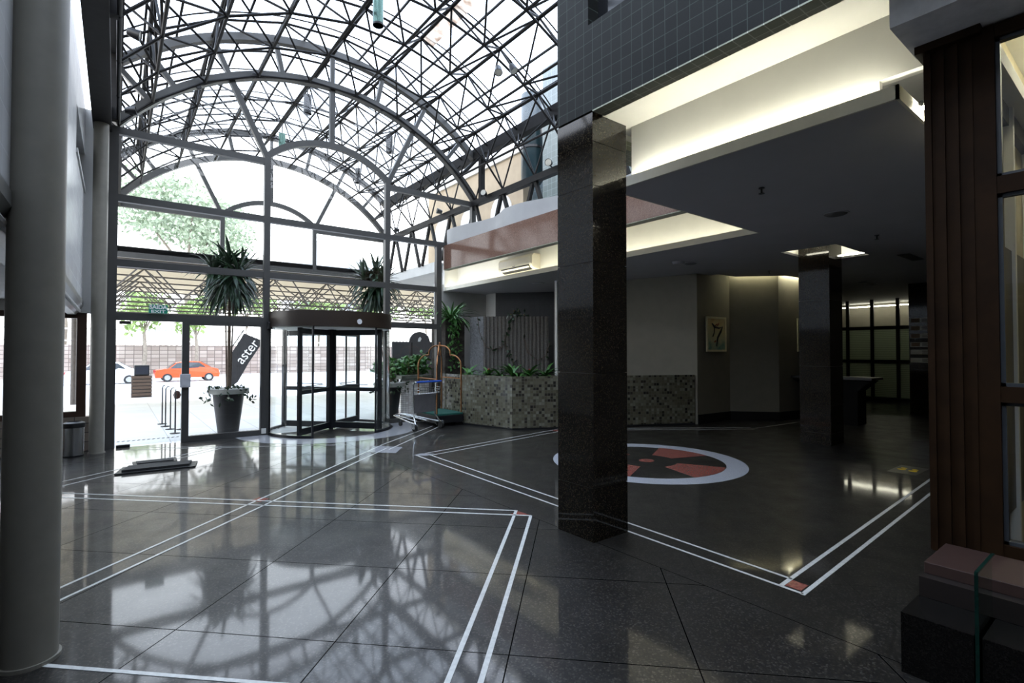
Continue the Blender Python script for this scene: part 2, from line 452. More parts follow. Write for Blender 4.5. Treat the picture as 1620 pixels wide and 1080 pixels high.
# edge beams and side braces
root = thing('edge_beam', 'dark steel eave beams and zigzag side truss along the right of the vault', 'truss', (7.2,10,5.4))
L = Vector(root.location)
b = MB(); b.box(7.13-L.x,7.31-L.x,3.5-L.y,10.95-L.y,6.50-L.z,6.76-L.z); b.build('eave_beam', steel, root)
b = MB(); b.box(7.10-L.x,7.24-L.x,3.5-L.y,16.3-L.y,5.30-L.z,5.44-L.z); b.build('bottom_beam', steel, root)
b = MB(); b.box(7.13-L.x,7.31-L.x,10.96-L.y,16.4-L.y,6.50-L.z,6.76-L.z); b.build('eave_beam', steel, root)
for k in range(-5, 5):
    y = 10.80+1.165*k
    for s in (-1,1):
        b = MB(); b.bar(Vector((7.17,y+.04*s,5.32))-L, Vector((7.17,y+.5*s,4.16))-L, .075, .075); b.build('brace', steel, root)
for y in (10.55, 16.1):
    b = MB(); b.box(7.14-L.x,7.26-L.x,y-.06-L.y,y+.06-L.y,5.43-L.z,6.52-L.z); b.build('post', steel, root)
root = thing('edge_beam', 'dark steel box beams along the left of the vault above the round columns', 'truss', (-.15,7,5.4))
L = Vector(root.location)
b = MB(); b.box(-.34-L.x,-.10-L.x,2.5-L.y,10.95-L.y,5.30-L.z,5.62-L.z); b.build('bottom_beam', steel, root)
b = MB(); b.box(-.16-L.x,.04-L.x,3.5-L.y,10.95-L.y,6.50-L.z,6.78-L.z); b.build('eave_beam', steel, root)
b = MB(); b.box(-.16-L.x,.04-L.x,10.96-L.y,16.4-L.y,6.50-L.z,6.78-L.z); b.build('eave_beam', steel, root)
b = MB(); b.box(-.10-L.x,.05-L.x,10.96-L.y,16.3-L.y,5.30-L.z,5.44-L.z); b.build('bottom_beam', steel, root)
for y in (3.8, 7.3, 10.6, 13.5, 16.1):
    b = MB(); b.box(-.14-L.x,-.02-L.x,y-.06-L.y,y+.06-L.y,5.42-L.z,6.52-L.z); b.build('post', steel, root)

# ------------------------------------------------------------------ arched facades
gpane = glass('clear_glass', (.97,.985,.98), 1.42)
def arched_frame(name, label, Y, lower, low_z):
    root = thing(name, label, 'glass facade', (CX,Y,low_z), kind='structure'); L = Vector(root.location)
    d = .055
    def bx(nm, x0, x1, z0, z1, y0=-d, y1=d):
        if nm in ('transom', 'sill'): y0, y1 = -.049, .049
        return MB().box(x0-L.x, x1-L.x, y0, y1, z0-L.z, z1-L.z).build(nm, alu, root)
    c = (CX-L.x, CZ-L.z); A = math.radians(52.3)
    MB().band(c, 4.515, 4.66, -A, A, -.07, .07, 48).build('arch_rib', alu, root)
    MB().band(c, 5.23, 5.37, -math.radians(43), math.radians(43), -.07, .07, 40).build('arch_rib', alu, root)
    for t in (0,12.4,-12.4,24.8,-24.8,37.2,-37.2,43.6,-43.6):
        MB().bar(Vector(vp(4.6,t,Y))-L, Vector(vp(5.27,t,Y))-L, .085, .09, (0,1,0)).build('arch_strut', alu, root)
    ac = (CX-L.x, 5.47-1.29-L.z); half = math.asin(1.255/1.80)
    MB().band(ac, 1.75, 1.87, -half, half, -.052, .052, 24).build('arched_transom', alu, root)
    for p, q in (((2.33,5.42),(1.66,6.82)), ((CX,6.03),(CX,7.22)), ((4.84,5.42),(5.50,6.84))):
        MB().bar(Vector((p[0],Y,p[1]))-L, Vector((q[0],Y,q[1]))-L, .10, .10, (0,1,0)).build('mullion', alu, root)
    bx('transom', 0, 2.33, 5.30, 5.42); bx('transom', 4.84, 7.2, 5.30, 5.42)
    for x in (2.325, 4.84): bx('mullion', x-.055, x+.055, low_z, 5.44)
    bx('mullion', 7.11, 7.23, 4.16, 5.42)
    bx('mullion', -.17, .0, low_z, 5.42)
    bx('transom', 0, 7.17, 4.16, 4.28)
    # fixed glass
    b = MB(); pts = [(0,4.2)]+[(CX+4.6*math.sin(-A+2*A*k/40), CZ+4.6*math.cos(-A+2*A*k/40)) for k in range(41)]+[(7.17,4.2)]
    b.add([(x-L.x,0,z-L.z) for x,z in pts], [tuple(range(len(pts)))])
    if lower: b.add([(x-L.x,0,z-L.z) for x,z in ((0,2.21),(2.33,2.21),(2.33,4.2),(0,4.2), (2.33,2.34),(4.84,2.34),(4.84,4.2), (4.84,.06),(6.17,.06),(6.17,4.2))], [(0,1,2,3),(4,5,6,2),(7,8,9,6)])
    b.build('glass_pane', gpane, root)
    return root, L, bx
root, L, bx = arched_frame('window_1', 'bronze-grey arched glass entrance facade with nine framed lights around the doors', 10.9, True, 0)
bx('transom', 0, 6.2, 3.06, 3.18); bx('transom', 0, 2.33, 2.15, 2.28); bx('transom', 4.84, 6.2, 2.16, 2.28)
bx('mullion', 6.10, 6.235, 0, 4.2); bx('sill', 4.88, 6.12, 0, .09)
for x, z in ((1.14,6.44),(2.06,6.97),(4.67,7.06),(6.42,6.24)):
    b = MB(); b.lathe([(.045,0),(.045,.03),(.03,.035)], (0,0,0), 14)
    o = b.build('puck_lamp', blackm, root); o.location = (x-L.x, -.07, z-L.z); o.rotation_euler = (PI/2,0,0)
root2, L2, bx2 = arched_frame('window_2', 'outer arched frame at the far end of the forecourt vault', 16.3, False, 4.1)
bx2('transom', 0, 7.17, 4.02, 4.30)

# entrance door leaves
root = thing('door_1', 'bronze-framed fixed glass door leaf beside the revolving door', 'door', (1.65,10.9,0), kind='structure')
for nm, x0, x1, z0, z1 in (('stile',-.71,-.60,0,2.16),('stile',.58,.66,0,2.16),('bottom_rail',-.60,.58,0,.10),('top_rail',-.60,.58,2.10,2.155)):
    MB().box(x0,x1,-.045,.045,z0,z1).build(nm, alu, root)
MB().add([(-.6,0,.1),(.58,0,.1),(.58,0,2.1),(-.6,0,2.1)], [(0,1,2,3)]).build('glass_pane', gpane, root)
MB().box(-.74,-.58,-.10,-.045,.98,1.22).build('lock_box', plain('pale_grey_plastic', (.5,.5,.52), .4), root, bevel=.008)
MB().box(.60,.68,-.07,-.045,.03,.13).build('label_plate', white, root)
root = thing('door_2', 'frameless clear glass door at the left end of the facade', 'door', (.48,10.9,0), kind='structure')
MB().box(-.44,.47,-.006,.006,.02,2.14).build('glass_pane', gpane, root)
MB().box(-.46,-.27,-.03,.03,0,.045).build('pivot', blackm, root); MB().box(-.44,-.28,-.03,.03,2.09,2.14).build('pivot', blackm, root)

# exit sign
root = thing('exit_sign', 'green SAIDA EXIT sign hanging in the glass above the left door', 'sign', (.575,10.80,2.36))
MB().box(-.135,.135,-.006,.006,-.075,.075).build('panel', plain('sign_green', (.0,.22,.14), .5), root)
wt = plain('white_lettering', (.9,.92,.9), .6)
text('SAÍDA', .098, wt, root, 'lettering', (0,-.008,.030), (PI/2,0,0), sx=.92, bold=.004)
text('EXIT', .070, wt, root, 'lettering', (0,-.008,-.046), (PI/2,0,0), sx=1.45, bold=.002)

# revolving door
root = thing('revolving_door', 'round glass revolving door with four dark-framed wings and brown drum top', 'revolving door', (RC[0],RC[1],0))
bronze = plain('dark_bronze', (.028,.018,.012), .35, 0, .1)
navy = plain('black_anodised_frame', (.010,.011,.014), .35)
MB().lathe([(1.16,2.10),(1.235,2.10),(1.235,2.40),(.0001,2.42)], n=64).build('canopy', bronze, root, smooth=True)
MB().lathe([(.0001,2.085),(1.20,2.085),(1.20,2.10)], n=48).build('canopy_soffit', white, root)
gcur = glass('curved_glass', (.95,.985,.98), 1.35)
for a0, a1 in ((180,236),(-64,0),(0,56),(124,180)):
    A0, A1 = math.radians(a0), math.radians(a1)
    MB().lathe([(1.205,.04),(1.205,2.10)], n=18, a0=A0, a1=A1).build('curved_pane', gcur, root, smooth=True)
    MB().lathe([(1.185,0),(1.225,0),(1.225,.045),(1.185,.045),(1.185,0)], n=18, a0=A0, a1=A1).build('bottom_rail', navy, root)
    for A in (A0, A1):
        MB().tube([(1.205*math.cos(A),1.205*math.sin(A),0),(1.205*math.cos(A),1.205*math.sin(A),2.1)], .022, 8).build('end_post', navy, root)
MB().tube([(0,0,0),(0,0,2.1)], .045, 12).build('centre_post', navy, root)
for a in (-139,-50,40,131):
    b = MB(); b.box(1.06,1.15,-.025,.025,.02,2.08); b.box(.04,.10,-.025,.025,.02,2.08); b.box(.1,1.06,-.024,.024,.03,.15); b.box(.1,1.06,-.024,.024,1.96,2.07); b.box(.1,1.06,-.024,.024,.80,.88)
    wg = b.build('wing', navy, root); wg.rotation_euler = (0,0,math.radians(a))
    MB().add([(.1,0,.15),(1.06,0,.15),(1.06,0,1.96),(.1,0,1.96)], [(0,1,2,3)]).build('glass_pane', gcur, wg)
    MB().tube([(.25,-.025,.94),(.25,-.07,.94),(.85,-.07,.94),(.85,-.025,.94)], .01, 6).build('push_bar', chrome, wg)
b = MB(); b.lathe([(.05,0),(.05,.012),(.0001,.014)], n=20); o = b.build('badge', plain('white_badge', (.7,.7,.7), .4), root)
aa = math.radians(-84); o.location = (1.236*math.cos(aa), 1.236*math.sin(aa), 2.20); o.rotation_euler = (PI/2, 0, aa+PI/2)
MB().box(-1.27,-1.18,-.12,-.02,2.06,2.20).build('sensor', blackp, root, bevel=.01)
# ------------------------------------------------------------------ round columns, left side
for nm, (x, y), r, lab in (('column', (-.34,3.70), .118, 'thick grey painted round steel column in the left foreground'), ('column', (-.225,10.55), .10, 'grey painted round column beside the left jamb of the glass facade')):
    root = thing(nm, lab, 'column', (x,y,0), kind='structure')
    MB().lathe([(r,0),(r,5.32)], n=40).build('shaft', greycol, root, smooth=True)
    MB().lathe([(r,0),(r+.012,0),(r+.012,.02),(r,.02)], n=40).build('base_ring', greycol, root)
tilel = tiles('pale_glazed_tile', (0,1,0), (0,0,1), .20, .20, .006, [(0,(.66,.66,.65)),(1,(.74,.74,.73))], (.45,.45,.45), .22)
b = MB()
b.box(-.62,-.44,-2,8.7,2.42,5.6); b.box(-.62,-.44,8.7,10.95,2.46,4.25); b.box(-.62,-.44,8.7,10.95,4.85,5.6)
struct('wall_left', b, tilel, 'pale glazed upper wall behind the round columns on the left', 'wall')
root = thing('window_3', 'dark small window in the pale upper wall between the round columns', 'window', (-.55,9.8,4.25), kind='structure')
MB().box(-.02,.03,-1.1,1.1,0,.6).build('glass_pane', plain('dark_window_glass', (.01,.011,.013), .08), root)
MB().box(.0,.13,-1.12,1.12,-.04,.02).build('sill', greyw, root)
root = thing('gutter', 'grey metal pelmet along the foot of the pale upper wall on the left', 'gutter', (-.5,6,2.3), kind='structure')
b = MB(); b.extr([(-.12,-8,.14),(.07,-8,.14),(.07,-8,.06),(-.02,-8,-.08),(-.12,-8,-.08)], (0,12.95,0)); b.build('channel', plain('grey_sheet_metal', (.16,.16,.15), .4, .3), root)
b = MB(); b.tube([(.03,-8,-.02),(.03,4.9,-.02)], .022, 8); b.build('pipe', greyw, root)
brick = tiles('brown_stone_block', (1,0,0), (0,0,1), .26, .15, .012, [(0,(.16,.12,.09)),(1,(.27,.22,.17))], (.06,.05,.045), .8)
b = MB(); b.box(-3.2,-.30,10.85,11.05,0,.56)
struct('wall_front', b, brick, 'brown stone block wall under the left window beside the trash bin', 'wall')
b = MB(); b.box(-3.2,-.30,10.86,11.04,2.25,5.6)
struct('wall_front', b, greyw, 'grey wall over the brown framed window on the left', 'wall')
b = MB(); b.box(-3.3,-3.2,-3,11.05,-.1,5.6)
struct('wall_side', b, greyw, 'side wall of the bay behind the round columns', 'wall')
b = MB(); b.box(-3.3,26,-3.2,-3,-.1,9)
struct('wall_back', b, plain('dark_wall', (.10,.095,.09), .7), 'wall behind the viewer', 'wall')
b = MB(); b.box(-3.2,-.62,-3,11,2.42,2.5)
struct('ceiling', b, greyw, 'low ceiling of the bay left of the round columns', 'ceiling')
root = thing('window_4', 'brown framed window with plants outside, left of the entrance', 'window', (-1.2,10.95,.56), kind='structure')
brn = plain('brown_window_frame', (.05,.025,.016), .4)
for nm,a in (('jamb',(.70,.82,-.06,.06,0,1.69)),('jamb',(-.9,-.8,-.06,.06,0,1.69)),('rail',(-.8,.7,-.06,.06,0,.09)),('rail',(-.8,.7,-.06,.06,1.60,1.69))): MB().box(*a).build(nm, brn, root)
MB().add([(-.8,0,.09),(.7,0,.09),(.7,0,1.6),(-.8,0,1.6)], [(0,1,2,3)]).build('glass_pane', gpane, root)

root = thing('trash_bin', 'small round steel trash bin at the foot of the grey round column', 'bin', (-.50,10.42,0))
MB().lathe([(.125,.02),(.125,.46)], n=28).build('body', chrome, root, smooth=True)
MB().lathe([(.128,0),(.132,.0),(.132,.03),(.126,.03)], n=28).build('base_ring', blackm, root)
MB().lathe([(.135,.45),(.14,.48),(.14,.52),(.09,.54),(.085,.50),(.0001,.50)], n=28).build('lid', blackp, root, smooth=True)

# black mats on the floor
def mat_(label, poly, th):
    c = [sum(p[i] for p in poly)/4 for i in (0,1)]
    root = thing('floor_mat', label, 'mat', (*c,.0023))
    q = [(x-c[0],y-c[1]) for x,y in poly]; s = .84
    MB().prism(q, 0, th*.35).build('base', blackp, root)
    MB().prism([(x*s,y*s*.8) for x,y in q], th*.3, th).build('ribbed_top', plain('ribbed_rubber', (.016,.016,.016), .7, 0, .5, 60), root)
mat_('larger dark rubber ramp mat lying on the floor, nearer the viewer', [(0,8.50),(.90,8.42),(.97,8.80),(.10,8.96)], .045)
mat_('smaller dark mat lying behind the ramp mat towards the glass door', [(.22,9.04),(.74,9.05),(.75,9.32),(.21,9.34)], .02)

# ------------------------------------------------------------------ granite columns
granc = granite('brown_black_polished_granite', (.007,.006,.005), (.020,.014,.008), (.05,.038,.022), .07, None, 150, .4, .006)
def gcol(label, x0, x1, y0, y1, top, joints):
    root = thing('granite_column', label, 'column', ((x0+x1)/2,(y0+y1)/2,0), kind='structure')
    hx, hy = (x1-x0)/2, (y1-y0)/2; zs = [0]+joints+[top]
    for a, c in zip(zs, zs[1:]):
        MB().box(-hx,hx,-hy,hy,a+(.006 if a else 0),c).build('stone_block', granc, root)
    MB().box(-hx+.012,hx-.012,-hy+.012,hy-.012,.01,top-.01).build('core', blackm, root)
    return root
gcol('square polished dark granite column in the middle foreground', 3.22, 3.66, 3.03, 3.47, 3.68, [.45,1.43,2.39,3.05,3.43])
gcol('square polished dark granite column deeper in the dim lobby', 9.72, 10.27, 3.62, 4.12, 3.95, [.20,1.36,2.52])
c3 = gcol('dark granite column carrying the small direction plates at the far right', 16.2, 16.9, 3.55, 4.18, 3.95, [.4,1.4,2.5])
pl = plain('pale_sign_plate', (.42,.42,.40), .5); pk = plain('brown_plate', (.10,.05,.02), .5)
for k, z in enumerate((2.42,2.22,2.02,1.80,1.61,1.40)):
    root = thing('sign_plate', ['topmost direction plate on the far granite column','second direction plate from the top on the far column','third direction plate from the top on the far column','fourth direction plate from the top on the far column','fifth direction plate from the top on the far column','lowest direction plate on the far granite column'][k], 'sign', (16.195,3.93,z), group='direction plates')
    MB().box(-.012,.0,-.23,.22,-.06,.06).build('panel', pl, root)
    MB().box(-.016,-.011,.02,.20,-.05,.05).build('symbol_panel', pk if k < 4 else pl, root)
    b = MB()
    for j, (w, zz) in enumerate(((.16,.025),(.11,0),(.14,-.025))): b.box(-.015,-.011,-.02-w,-.02,zz-.006,zz+.006)
    b.build('lettering', blackp, root)

# ------------------------------------------------------------------ tiled upper wall over the near column
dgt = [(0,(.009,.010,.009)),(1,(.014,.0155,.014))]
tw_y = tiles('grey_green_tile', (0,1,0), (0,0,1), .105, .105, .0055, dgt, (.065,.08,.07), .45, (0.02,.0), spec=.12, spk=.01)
tw_x = tiles('cove_lit_tile_soffit', (1,0,0), (0,1,0), .105, .105, .006, [(0,(.30,.32,.22)),(1,(.40,.42,.31))], (.70,.73,.62), .3, (.05,.02))  # same wall tile, cove light on the underside put into a paler colour
tw_xz = tiles('cove_lit_tile_inner', (1,0,0), (0,0,1), .105, .105, .006, [(0,(.30,.32,.22)),(1,(.40,.42,.31))], (.70,.73,.62), .3, (.05,.02))  # inner face of that tile, its cove light also painted into the colour
b = MB(); x0, x1, ZT = 3.22, 3.37, 3.70
b.box(x0,x1,3.08,3.47,ZT,9.5); b.box(x0,x1,-3,3.08,ZT,4.46); b.box(x0,x1,-3,3.08,5.9,9.5); b.box(x0,x1,-3,1.2,4.46,5.9)
struct('wall_right', b, tw_y, 'dark grey-green tiled upper wall standing over the near granite column', 'wall')
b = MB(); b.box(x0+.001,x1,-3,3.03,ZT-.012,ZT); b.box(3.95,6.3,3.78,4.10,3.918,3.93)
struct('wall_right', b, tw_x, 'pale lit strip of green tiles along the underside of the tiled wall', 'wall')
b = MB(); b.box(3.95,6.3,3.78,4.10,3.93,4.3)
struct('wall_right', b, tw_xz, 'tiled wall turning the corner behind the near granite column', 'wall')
root = thing('window_5', 'dark recessed opening in the grey-green tiled wall above', 'window', (3.33,2.1,4.46), kind='structure')
MB().box(.02,.05,-.9,.98,0,1.44).build('glass_pane', plain('dark_window_glass', (.01,.011,.013), .08), root)
MB().box(-.01,.03,.10,.16,0,1.44).build('mullion', wood, root)

# ------------------------------------------------------------------ lobby ceiling with light coves
ZC = 3.37
ceilm = plain('grey_white_ceiling', (.42,.42,.43), .8, 0, .03, 2)
hole = (9.26,10.76,3.34,4.22)
b = MB(); T = .04
b.box(4.26,hole[0],1.14,3.72,ZC,ZC+T); b.box(hole[0],hole[1],1.14,hole[2],ZC,ZC+T); b.box(hole[1],25,1.14,3.72,ZC,ZC+T)
b.box(7.48,hole[0],3.72,12.95,ZC,ZC+T); b.box(hole[0],hole[1],hole[3],12.95,ZC,ZC+T); b.box(hole[1],25,3.72,5.25,ZC,ZC+T)
b.prism([(hole[1],5.25),(25,5.25),(25,12.95),(hole[1],12.95)], ZC, ZC+T) if 0 else None
b.prism([(10.76,5.25),(13.4,5.25),(13.4,5.38),(12.22,5.46),(11.45,6.26),(10.76,6.30)], ZC, ZC+T)
b.prism([(10.76,6.85),(11.6,6.80),(25,12.95),(10.76,12.95)], ZC, ZC+T)
b.box(14.5,25,5.25,8.0,ZC,ZC+T)
struct('ceiling', b, ceilm, 'low smooth grey ceiling of the dim lobby with open light coves', 'ceiling')
LIP = .10
lipm = plain('cream_lip', (.62,.60,.50), .6, 0, .03)
def lipbox(b, x0, x1, y0, y1, h=LIP): b.box(x0, x1, y0, y1, ZC-.001, ZC+h)
b = MB(); lipbox(b,4.255,4.275,1.135,3.73); lipbox(b,4.255,4.90,1.135,1.155); lipbox(b,4.255,7.5,3.71,3.73); lipbox(b,7.475,7.495,3.72,12.8)
struct('cornice', b, lipm, 'pale upstand edge of the lobby ceiling along the light coves', 'ceiling edge')
# upper ceilings and back boards of the coves
b = MB(); b.box(3.37,4.44,-2.9,3.012,4.08,4.14); b.box(3.37,4.44,3.012,3.45,4.08,4.14); b.box(3.60,6.3,3.45,3.78,4.08,4.14); b.box(4.44,6.3,3.012,3.45,4.08,4.14); b.box(3.95,6.3,3.77,3.78,4.02,4.08); b.box(4.44,4.50,1.30,3.60,ZC+.03,4.14); b.box(4.44,4.50,.1,1.30,3.62,4.14); b.box(4.50,5.6,-2.9,3.0,4.08,4.14); b.box(4.62,5.6,1.0,1.03,ZC+.03,4.08); b.box(5.5,5.6,1.0,1.16,ZC+.03,4.08)
struct('cove', b, white, 'bright white light cove between the tiled wall and the lobby ceiling', 'light cove')
b = MB(); b.box(7.88,7.95,3.70,12.9,ZC+.03,4.16); b.box(7.45,7.95,12.80,12.9,ZC-.01,4.16); b.box(4.3,7.9,3.90,3.94,ZC+.03,4.16) if 0 else None; b.box(6.46,7.95,3.48,10.9,4.10,4.15); b.box(7.45,7.95,10.9,12.9,4.10,4.15)
struct('cove', b, white, 'bright white light cove behind the pink granite band, holding the air conditioner', 'light cove')
b = MB(); x0,x1,y0,y1 = hole
for a in ((x0-.45,x0-.40,y0-.45,y1+.45),(x1+.40,x1+.45,y0-.45,y1+.45),(x0-.45,x1+.45,y0-.45,y0-.40),(x0-.45,x1+.45,y1+.40,y1+.45)): b.box(*a, ZC+.03, 3.92)
b.box(x0-.45,x1+.45,y0-.45,y1+.45,3.92,3.96)
struct('cove', b, white, 'square lit recess in the ceiling around the deeper granite column', 'light cove')
b = MB(); b.box(15.6,17.6,4.45,4.5,ZC+.03,3.92); b.box(15.6,17.6,3.0,4.5,3.92,3.96)
struct('cove', b, white, 'lit recess in the ceiling at the far sign column', 'light cove')
tubem = emit('fluorescent_tube_glow', (1.0,.97,.80), 58)
tubed = emit('dim_tube_glow', (1.0,.96,.76), 24)
def tube_lamp(label, p, q, m, r=.016, group='hidden cove tubes'):
    root = thing('fluorescent_tube', label, 'light', p, kind=None, group=None); p, q = Vector(p), Vector(q); d = q-p
    MB().tube([(0,0,0), d], r, 8).build('tube', m, root)
    u = d.normalized(); MB().tube([-u*.02,(0,0,0)], r*1.1, 8).tube([d, d+u*.02], r*1.1, 8).build('cap', chrome, root); return root
tube_lamp('cove tube behind the ceiling edge next to the near granite column', (4.345,1.25,ZC+.065), (4.345,3.55,ZC+.065), tubem)
tube_lamp('cove tube over the near corner of the lobby ceiling', (4.60,1.09,ZC+.045), (5.4,1.09,ZC+.045), tubem)
tube_lamp('long cove tube below the air conditioner', (7.60,3.95,ZC+.065), (7.60,12.65,ZC+.065), tubed)
tube_lamp('cove tube across the end of the second light cove', (7.56,12.74,ZC+.07), (7.86,12.74,ZC+.07), tubed)
x0,x1,y0,y1 = hole
tube_lamp('tube in the lit ceiling recess, far side of the column', (x1+.15,y0,ZC+.08), (x1+.15,y1,ZC+.08), tubed)
tube_lamp('tube in the lit ceiling recess, near side of the column', (x0-.15,y0,ZC+.08), (x0-.15,y1,ZC+.08), tubed)
tube_lamp('tube in the lit ceiling recess, left of the column', (x0,y1+.15,ZC+.08), (x1,y1+.15,ZC+.08), tubed)
tube_lamp('tube washing the taupe wall beyond the deeper column', (12.35,5.58,ZC+.10), (13.2,5.45,ZC+.10), emit('wall_wash_glow', (1,.95,.68), 90))
tube_lamp('tube washing the taupe wall left of the deeper column', (11.5,6.36,ZC+.10), (12.2,5.62,ZC+.10), emit('faint_tube_glow', (1,.95,.62), 30))
tube_lamp('tube in the recess by the far sign column', (15.8,4.40,ZC+.08), (17.2,4.40,ZC+.08), tubed)

# ceiling fittings
def disc(name, label, cat, x, y, r, m, h=.02):
    root = thing(name, label, cat, (x,y,ZC)); MB().lathe([(.0001,-h*.7),(r*.8,-h),(r,-h*.3),(r,0)], n=24).build('cover', m, root, smooth=True)
    MB().lathe([(r,-.006),(r+.02,-.006),(r+.02,0)], n=24).build('trim_ring', ceilm, root); return root
disc('ceiling_speaker', 'round ceiling speaker at the near right of the lobby ceiling', 'speaker', 7.21, 2.60, .13, plain('speaker_grille', (.12,.12,.12), .6))
disc('ceiling_speaker', 'round pale ceiling disc left of the deeper column', 'speaker', 8.66, 5.89, .12, ceilm, .05)
disc('ceiling_speaker', 'round dark ceiling disc beside the pale disc', 'speaker', 9.0, 5.84, .12, plain('speaker_grille', (.12,.12,.12), .6))
disc('ceiling_speaker', 'flush ceiling disc below the air conditioner', 'speaker', 8.5, 9.9, .16, ceilm, .03)
for lab, x, y in (('sprinkler head nearest the light cove on the lobby ceiling', 5.44,2.67), ('sprinkler head at the right of the lobby ceiling', 9.04,2.71), ('sprinkler head far back near the lit taupe wall', 11.2,5.35)):
    root = thing('sprinkler', lab, 'sprinkler', (x,y,ZC))
    MB().lathe([(.03,0),(.03,-.01),(.0001,-.012)], n=14).build('rosette', blackm, root)
    b = MB(); b.tube([(0,0,-.01),(0,0,-.06)], .010, 8); b.lathe([(.0001,-.065),(.03,-.065),(.03,-.06),(.0001,-.06)], n=12); b.build('head', blackm, root)
for lab, x, y in (('dark slot vent right of the lit ceiling recess',11.6,2.95),('dark slot vent far back in the lobby ceiling',15.2,4.75)):
    root = thing('ceiling_vent', lab, 'vent', (x,y,ZC))
    MB().box(-.45,.45,-.09,.09,-.012,0).build('frame', plain('grey_vent', (.10,.10,.10), .6), root)
    b = MB()
    for k in range(6): b.box(-.42,.42,-.075+k*.026,-.062+k*.026,-.018,-.01)
    b.build('slat', blackm, root)

# ------------------------------------------------------------------ pink granite band, balcony and floor slab
pink = granite('polished_pink_granite', (.17,.095,.068), (.24,.15,.11), (.12,.065,.05), .10, lambda t,c: t.math('MULTIPLY', .25, t.math('LESS_THAN', t.math('FRACT', t.math('DIVIDE', t.math('ADD', dotv(t,c,(0,1,0)), 100), .95)), .006)), 90, .22, .01)
b = MB(); b.box(6.30,6.45,3.47,10.88,3.62,4.20); b.prism([(6.30,10.88),(6.45,10.88),(6.45,10.97),(6.36,10.97)],3.62,4.20)
struct('trim_%d' % 20, b, pink, 'polished pink granite band along the balcony edge above the air conditioner', 'granite band')
b = MB(); b.box(6.305,6.46,3.47,10.9,3.608,3.62)
struct('trim_%d' % 21, b, tw_x, 'tile strip in cove-lit colour under the pink granite band', 'tile strip')
b = MB(); b.box(6.46,12,3.47,10.9,4.15,4.19); b.box(7.2,12,12.95,16.3,3.9,4.19); b.box(7.96,12,10.9,12.95,4.0,4.19)
struct('slab', b, greyw, 'floor slab of the upper gallery behind the pink granite band', 'floor slab')
pts = [(10.92,6.42),(10.80,6.36),(10.5,6.33),(10.0,6.40),(9.5,6.52),(9.1,6.55),(8.75,6.45),(8.45,6.33),(8.1,6.32),(7.8,6.36),(7.4,6.50),(7.0,6.62),(6.5,6.75),(5.9,6.8),(5.2,6.7),(4.5,6.5),(3.6,6.4)]
b = MB(); vs = []
for y, x in pts: vs += [(x,y,4.2),(x,y,4.58),(x+.09,y,4.58),(x+.09,y,4.2)]
fs = []
for k in range(len(pts)-1):
    i, j = 4*k, 4*k+4; fs += [(i,i+1,j+1,j),(i+1,i+2,j+2,j+1),(i+2,i+3,j+3,j+2)]
b.add(vs, fs+[(0,3,2,1)])
struct('partition', b, plain('parapet_grey', (.34,.34,.335), .65, 0, .05, 3), 'wavy pale grey balcony parapet above the pink granite band', 'parapet', smooth=True)
blt = tiles('blue_grey_tile', (0,1,0), (0,0,1), .22, .22, .010, [(0,(.22,.29,.33)),(1,(.30,.38,.42))], (.50,.56,.58), .25)
blx = tiles('grey_green_gallery_tile', (1,1,0), (0,0,1), .16, .16, .008, [(0,(.10,.13,.12)),(1,(.14,.17,.16))], (.30,.35,.33), .3)
b = MB(); n = 14
arc = [(9.5+.35*math.sin(k/n*PI), 8.4+5.0*k/n) for k in range(n+1)]
for p, q in zip(arc, arc[1:]): b.wall(p, q, 4.19, 7.7, .12, -1)
for q in ([(9.5,8.4),(9.6,3.4)],): pass
struct('wall_gallery', b, blt, 'blue-grey tiled gallery wall lit by the glass roof above the parapet', 'wall')
b = MB(); b.box(8.75,9.3,9.35,10.0,4.19,9); b.box(9.55,9.7,3.4,8.35,4.19,9)
struct('wall_gallery', b, blx, 'grey-green tiled pier of the gallery beside the near column', 'wall')
root = thing('duct', 'dark round duct in front of the tiled gallery wall', 'duct', (8.85,10.55,6.15))
MB().lathe([(.0001,0),(.24,.0),(.30,.08),(.30,2.4)], n=24).build('body', plain('dark_teal_metal', (.012,.03,.036), .3), root, smooth=True)
MB().lathe([(.31,.9),(.33,.9),(.33,.96),(.31,.96)], n=24).build('band', blackm, root)

# air conditioner
root = thing('air_conditioner', 'white split air conditioner mounted in the lit cove above the planter', 'air conditioner', (7.62,9.75,3.56))
prof = [(.26,.0),(.26,.36),(.06,.36),(.0,.30),(-.01,.12),(.03,.04),(.12,.0)]
acm = plain('warm_white_plastic', (.70,.66,.55), .4, 0, .02)
b = MB(); b.extr([(x,-.66,z) for x,z in prof], (0,1.32,0)); b.build('body', acm, root, bevel=.01)
MB().box(-.018,.0,-.62,.62,.13,.29).build('front_panel', plain('warm_white_panel', (.75,.71,.60), .35, 0, .02), root, bevel=.004)
b = MB(); b.extr([(x,-.55,z) for x,z in ((-.004,.10),(.025,.035),(.115,-.004),(.12,.006),(.05,.06),(.02,.10))], (0,1.1,0)); b.build('outlet', blackp, root)
b = MB(); b.extr([(x,-.54,z) for x,z in ((-.012,.070),(.02,.035),(.024,.040),(-.006,.076))], (0,1.08,0)); b.build('louver', acm, root)
MB().box(-.021,-.017,-.04,.06,.118,.128).build('badge', blackp, root)
b = MB(); b.tube([(.2,.5,.02),(.22,.55,-.03),(.24,.6,-.08)], .015, 8); b.build('hose', white, root)

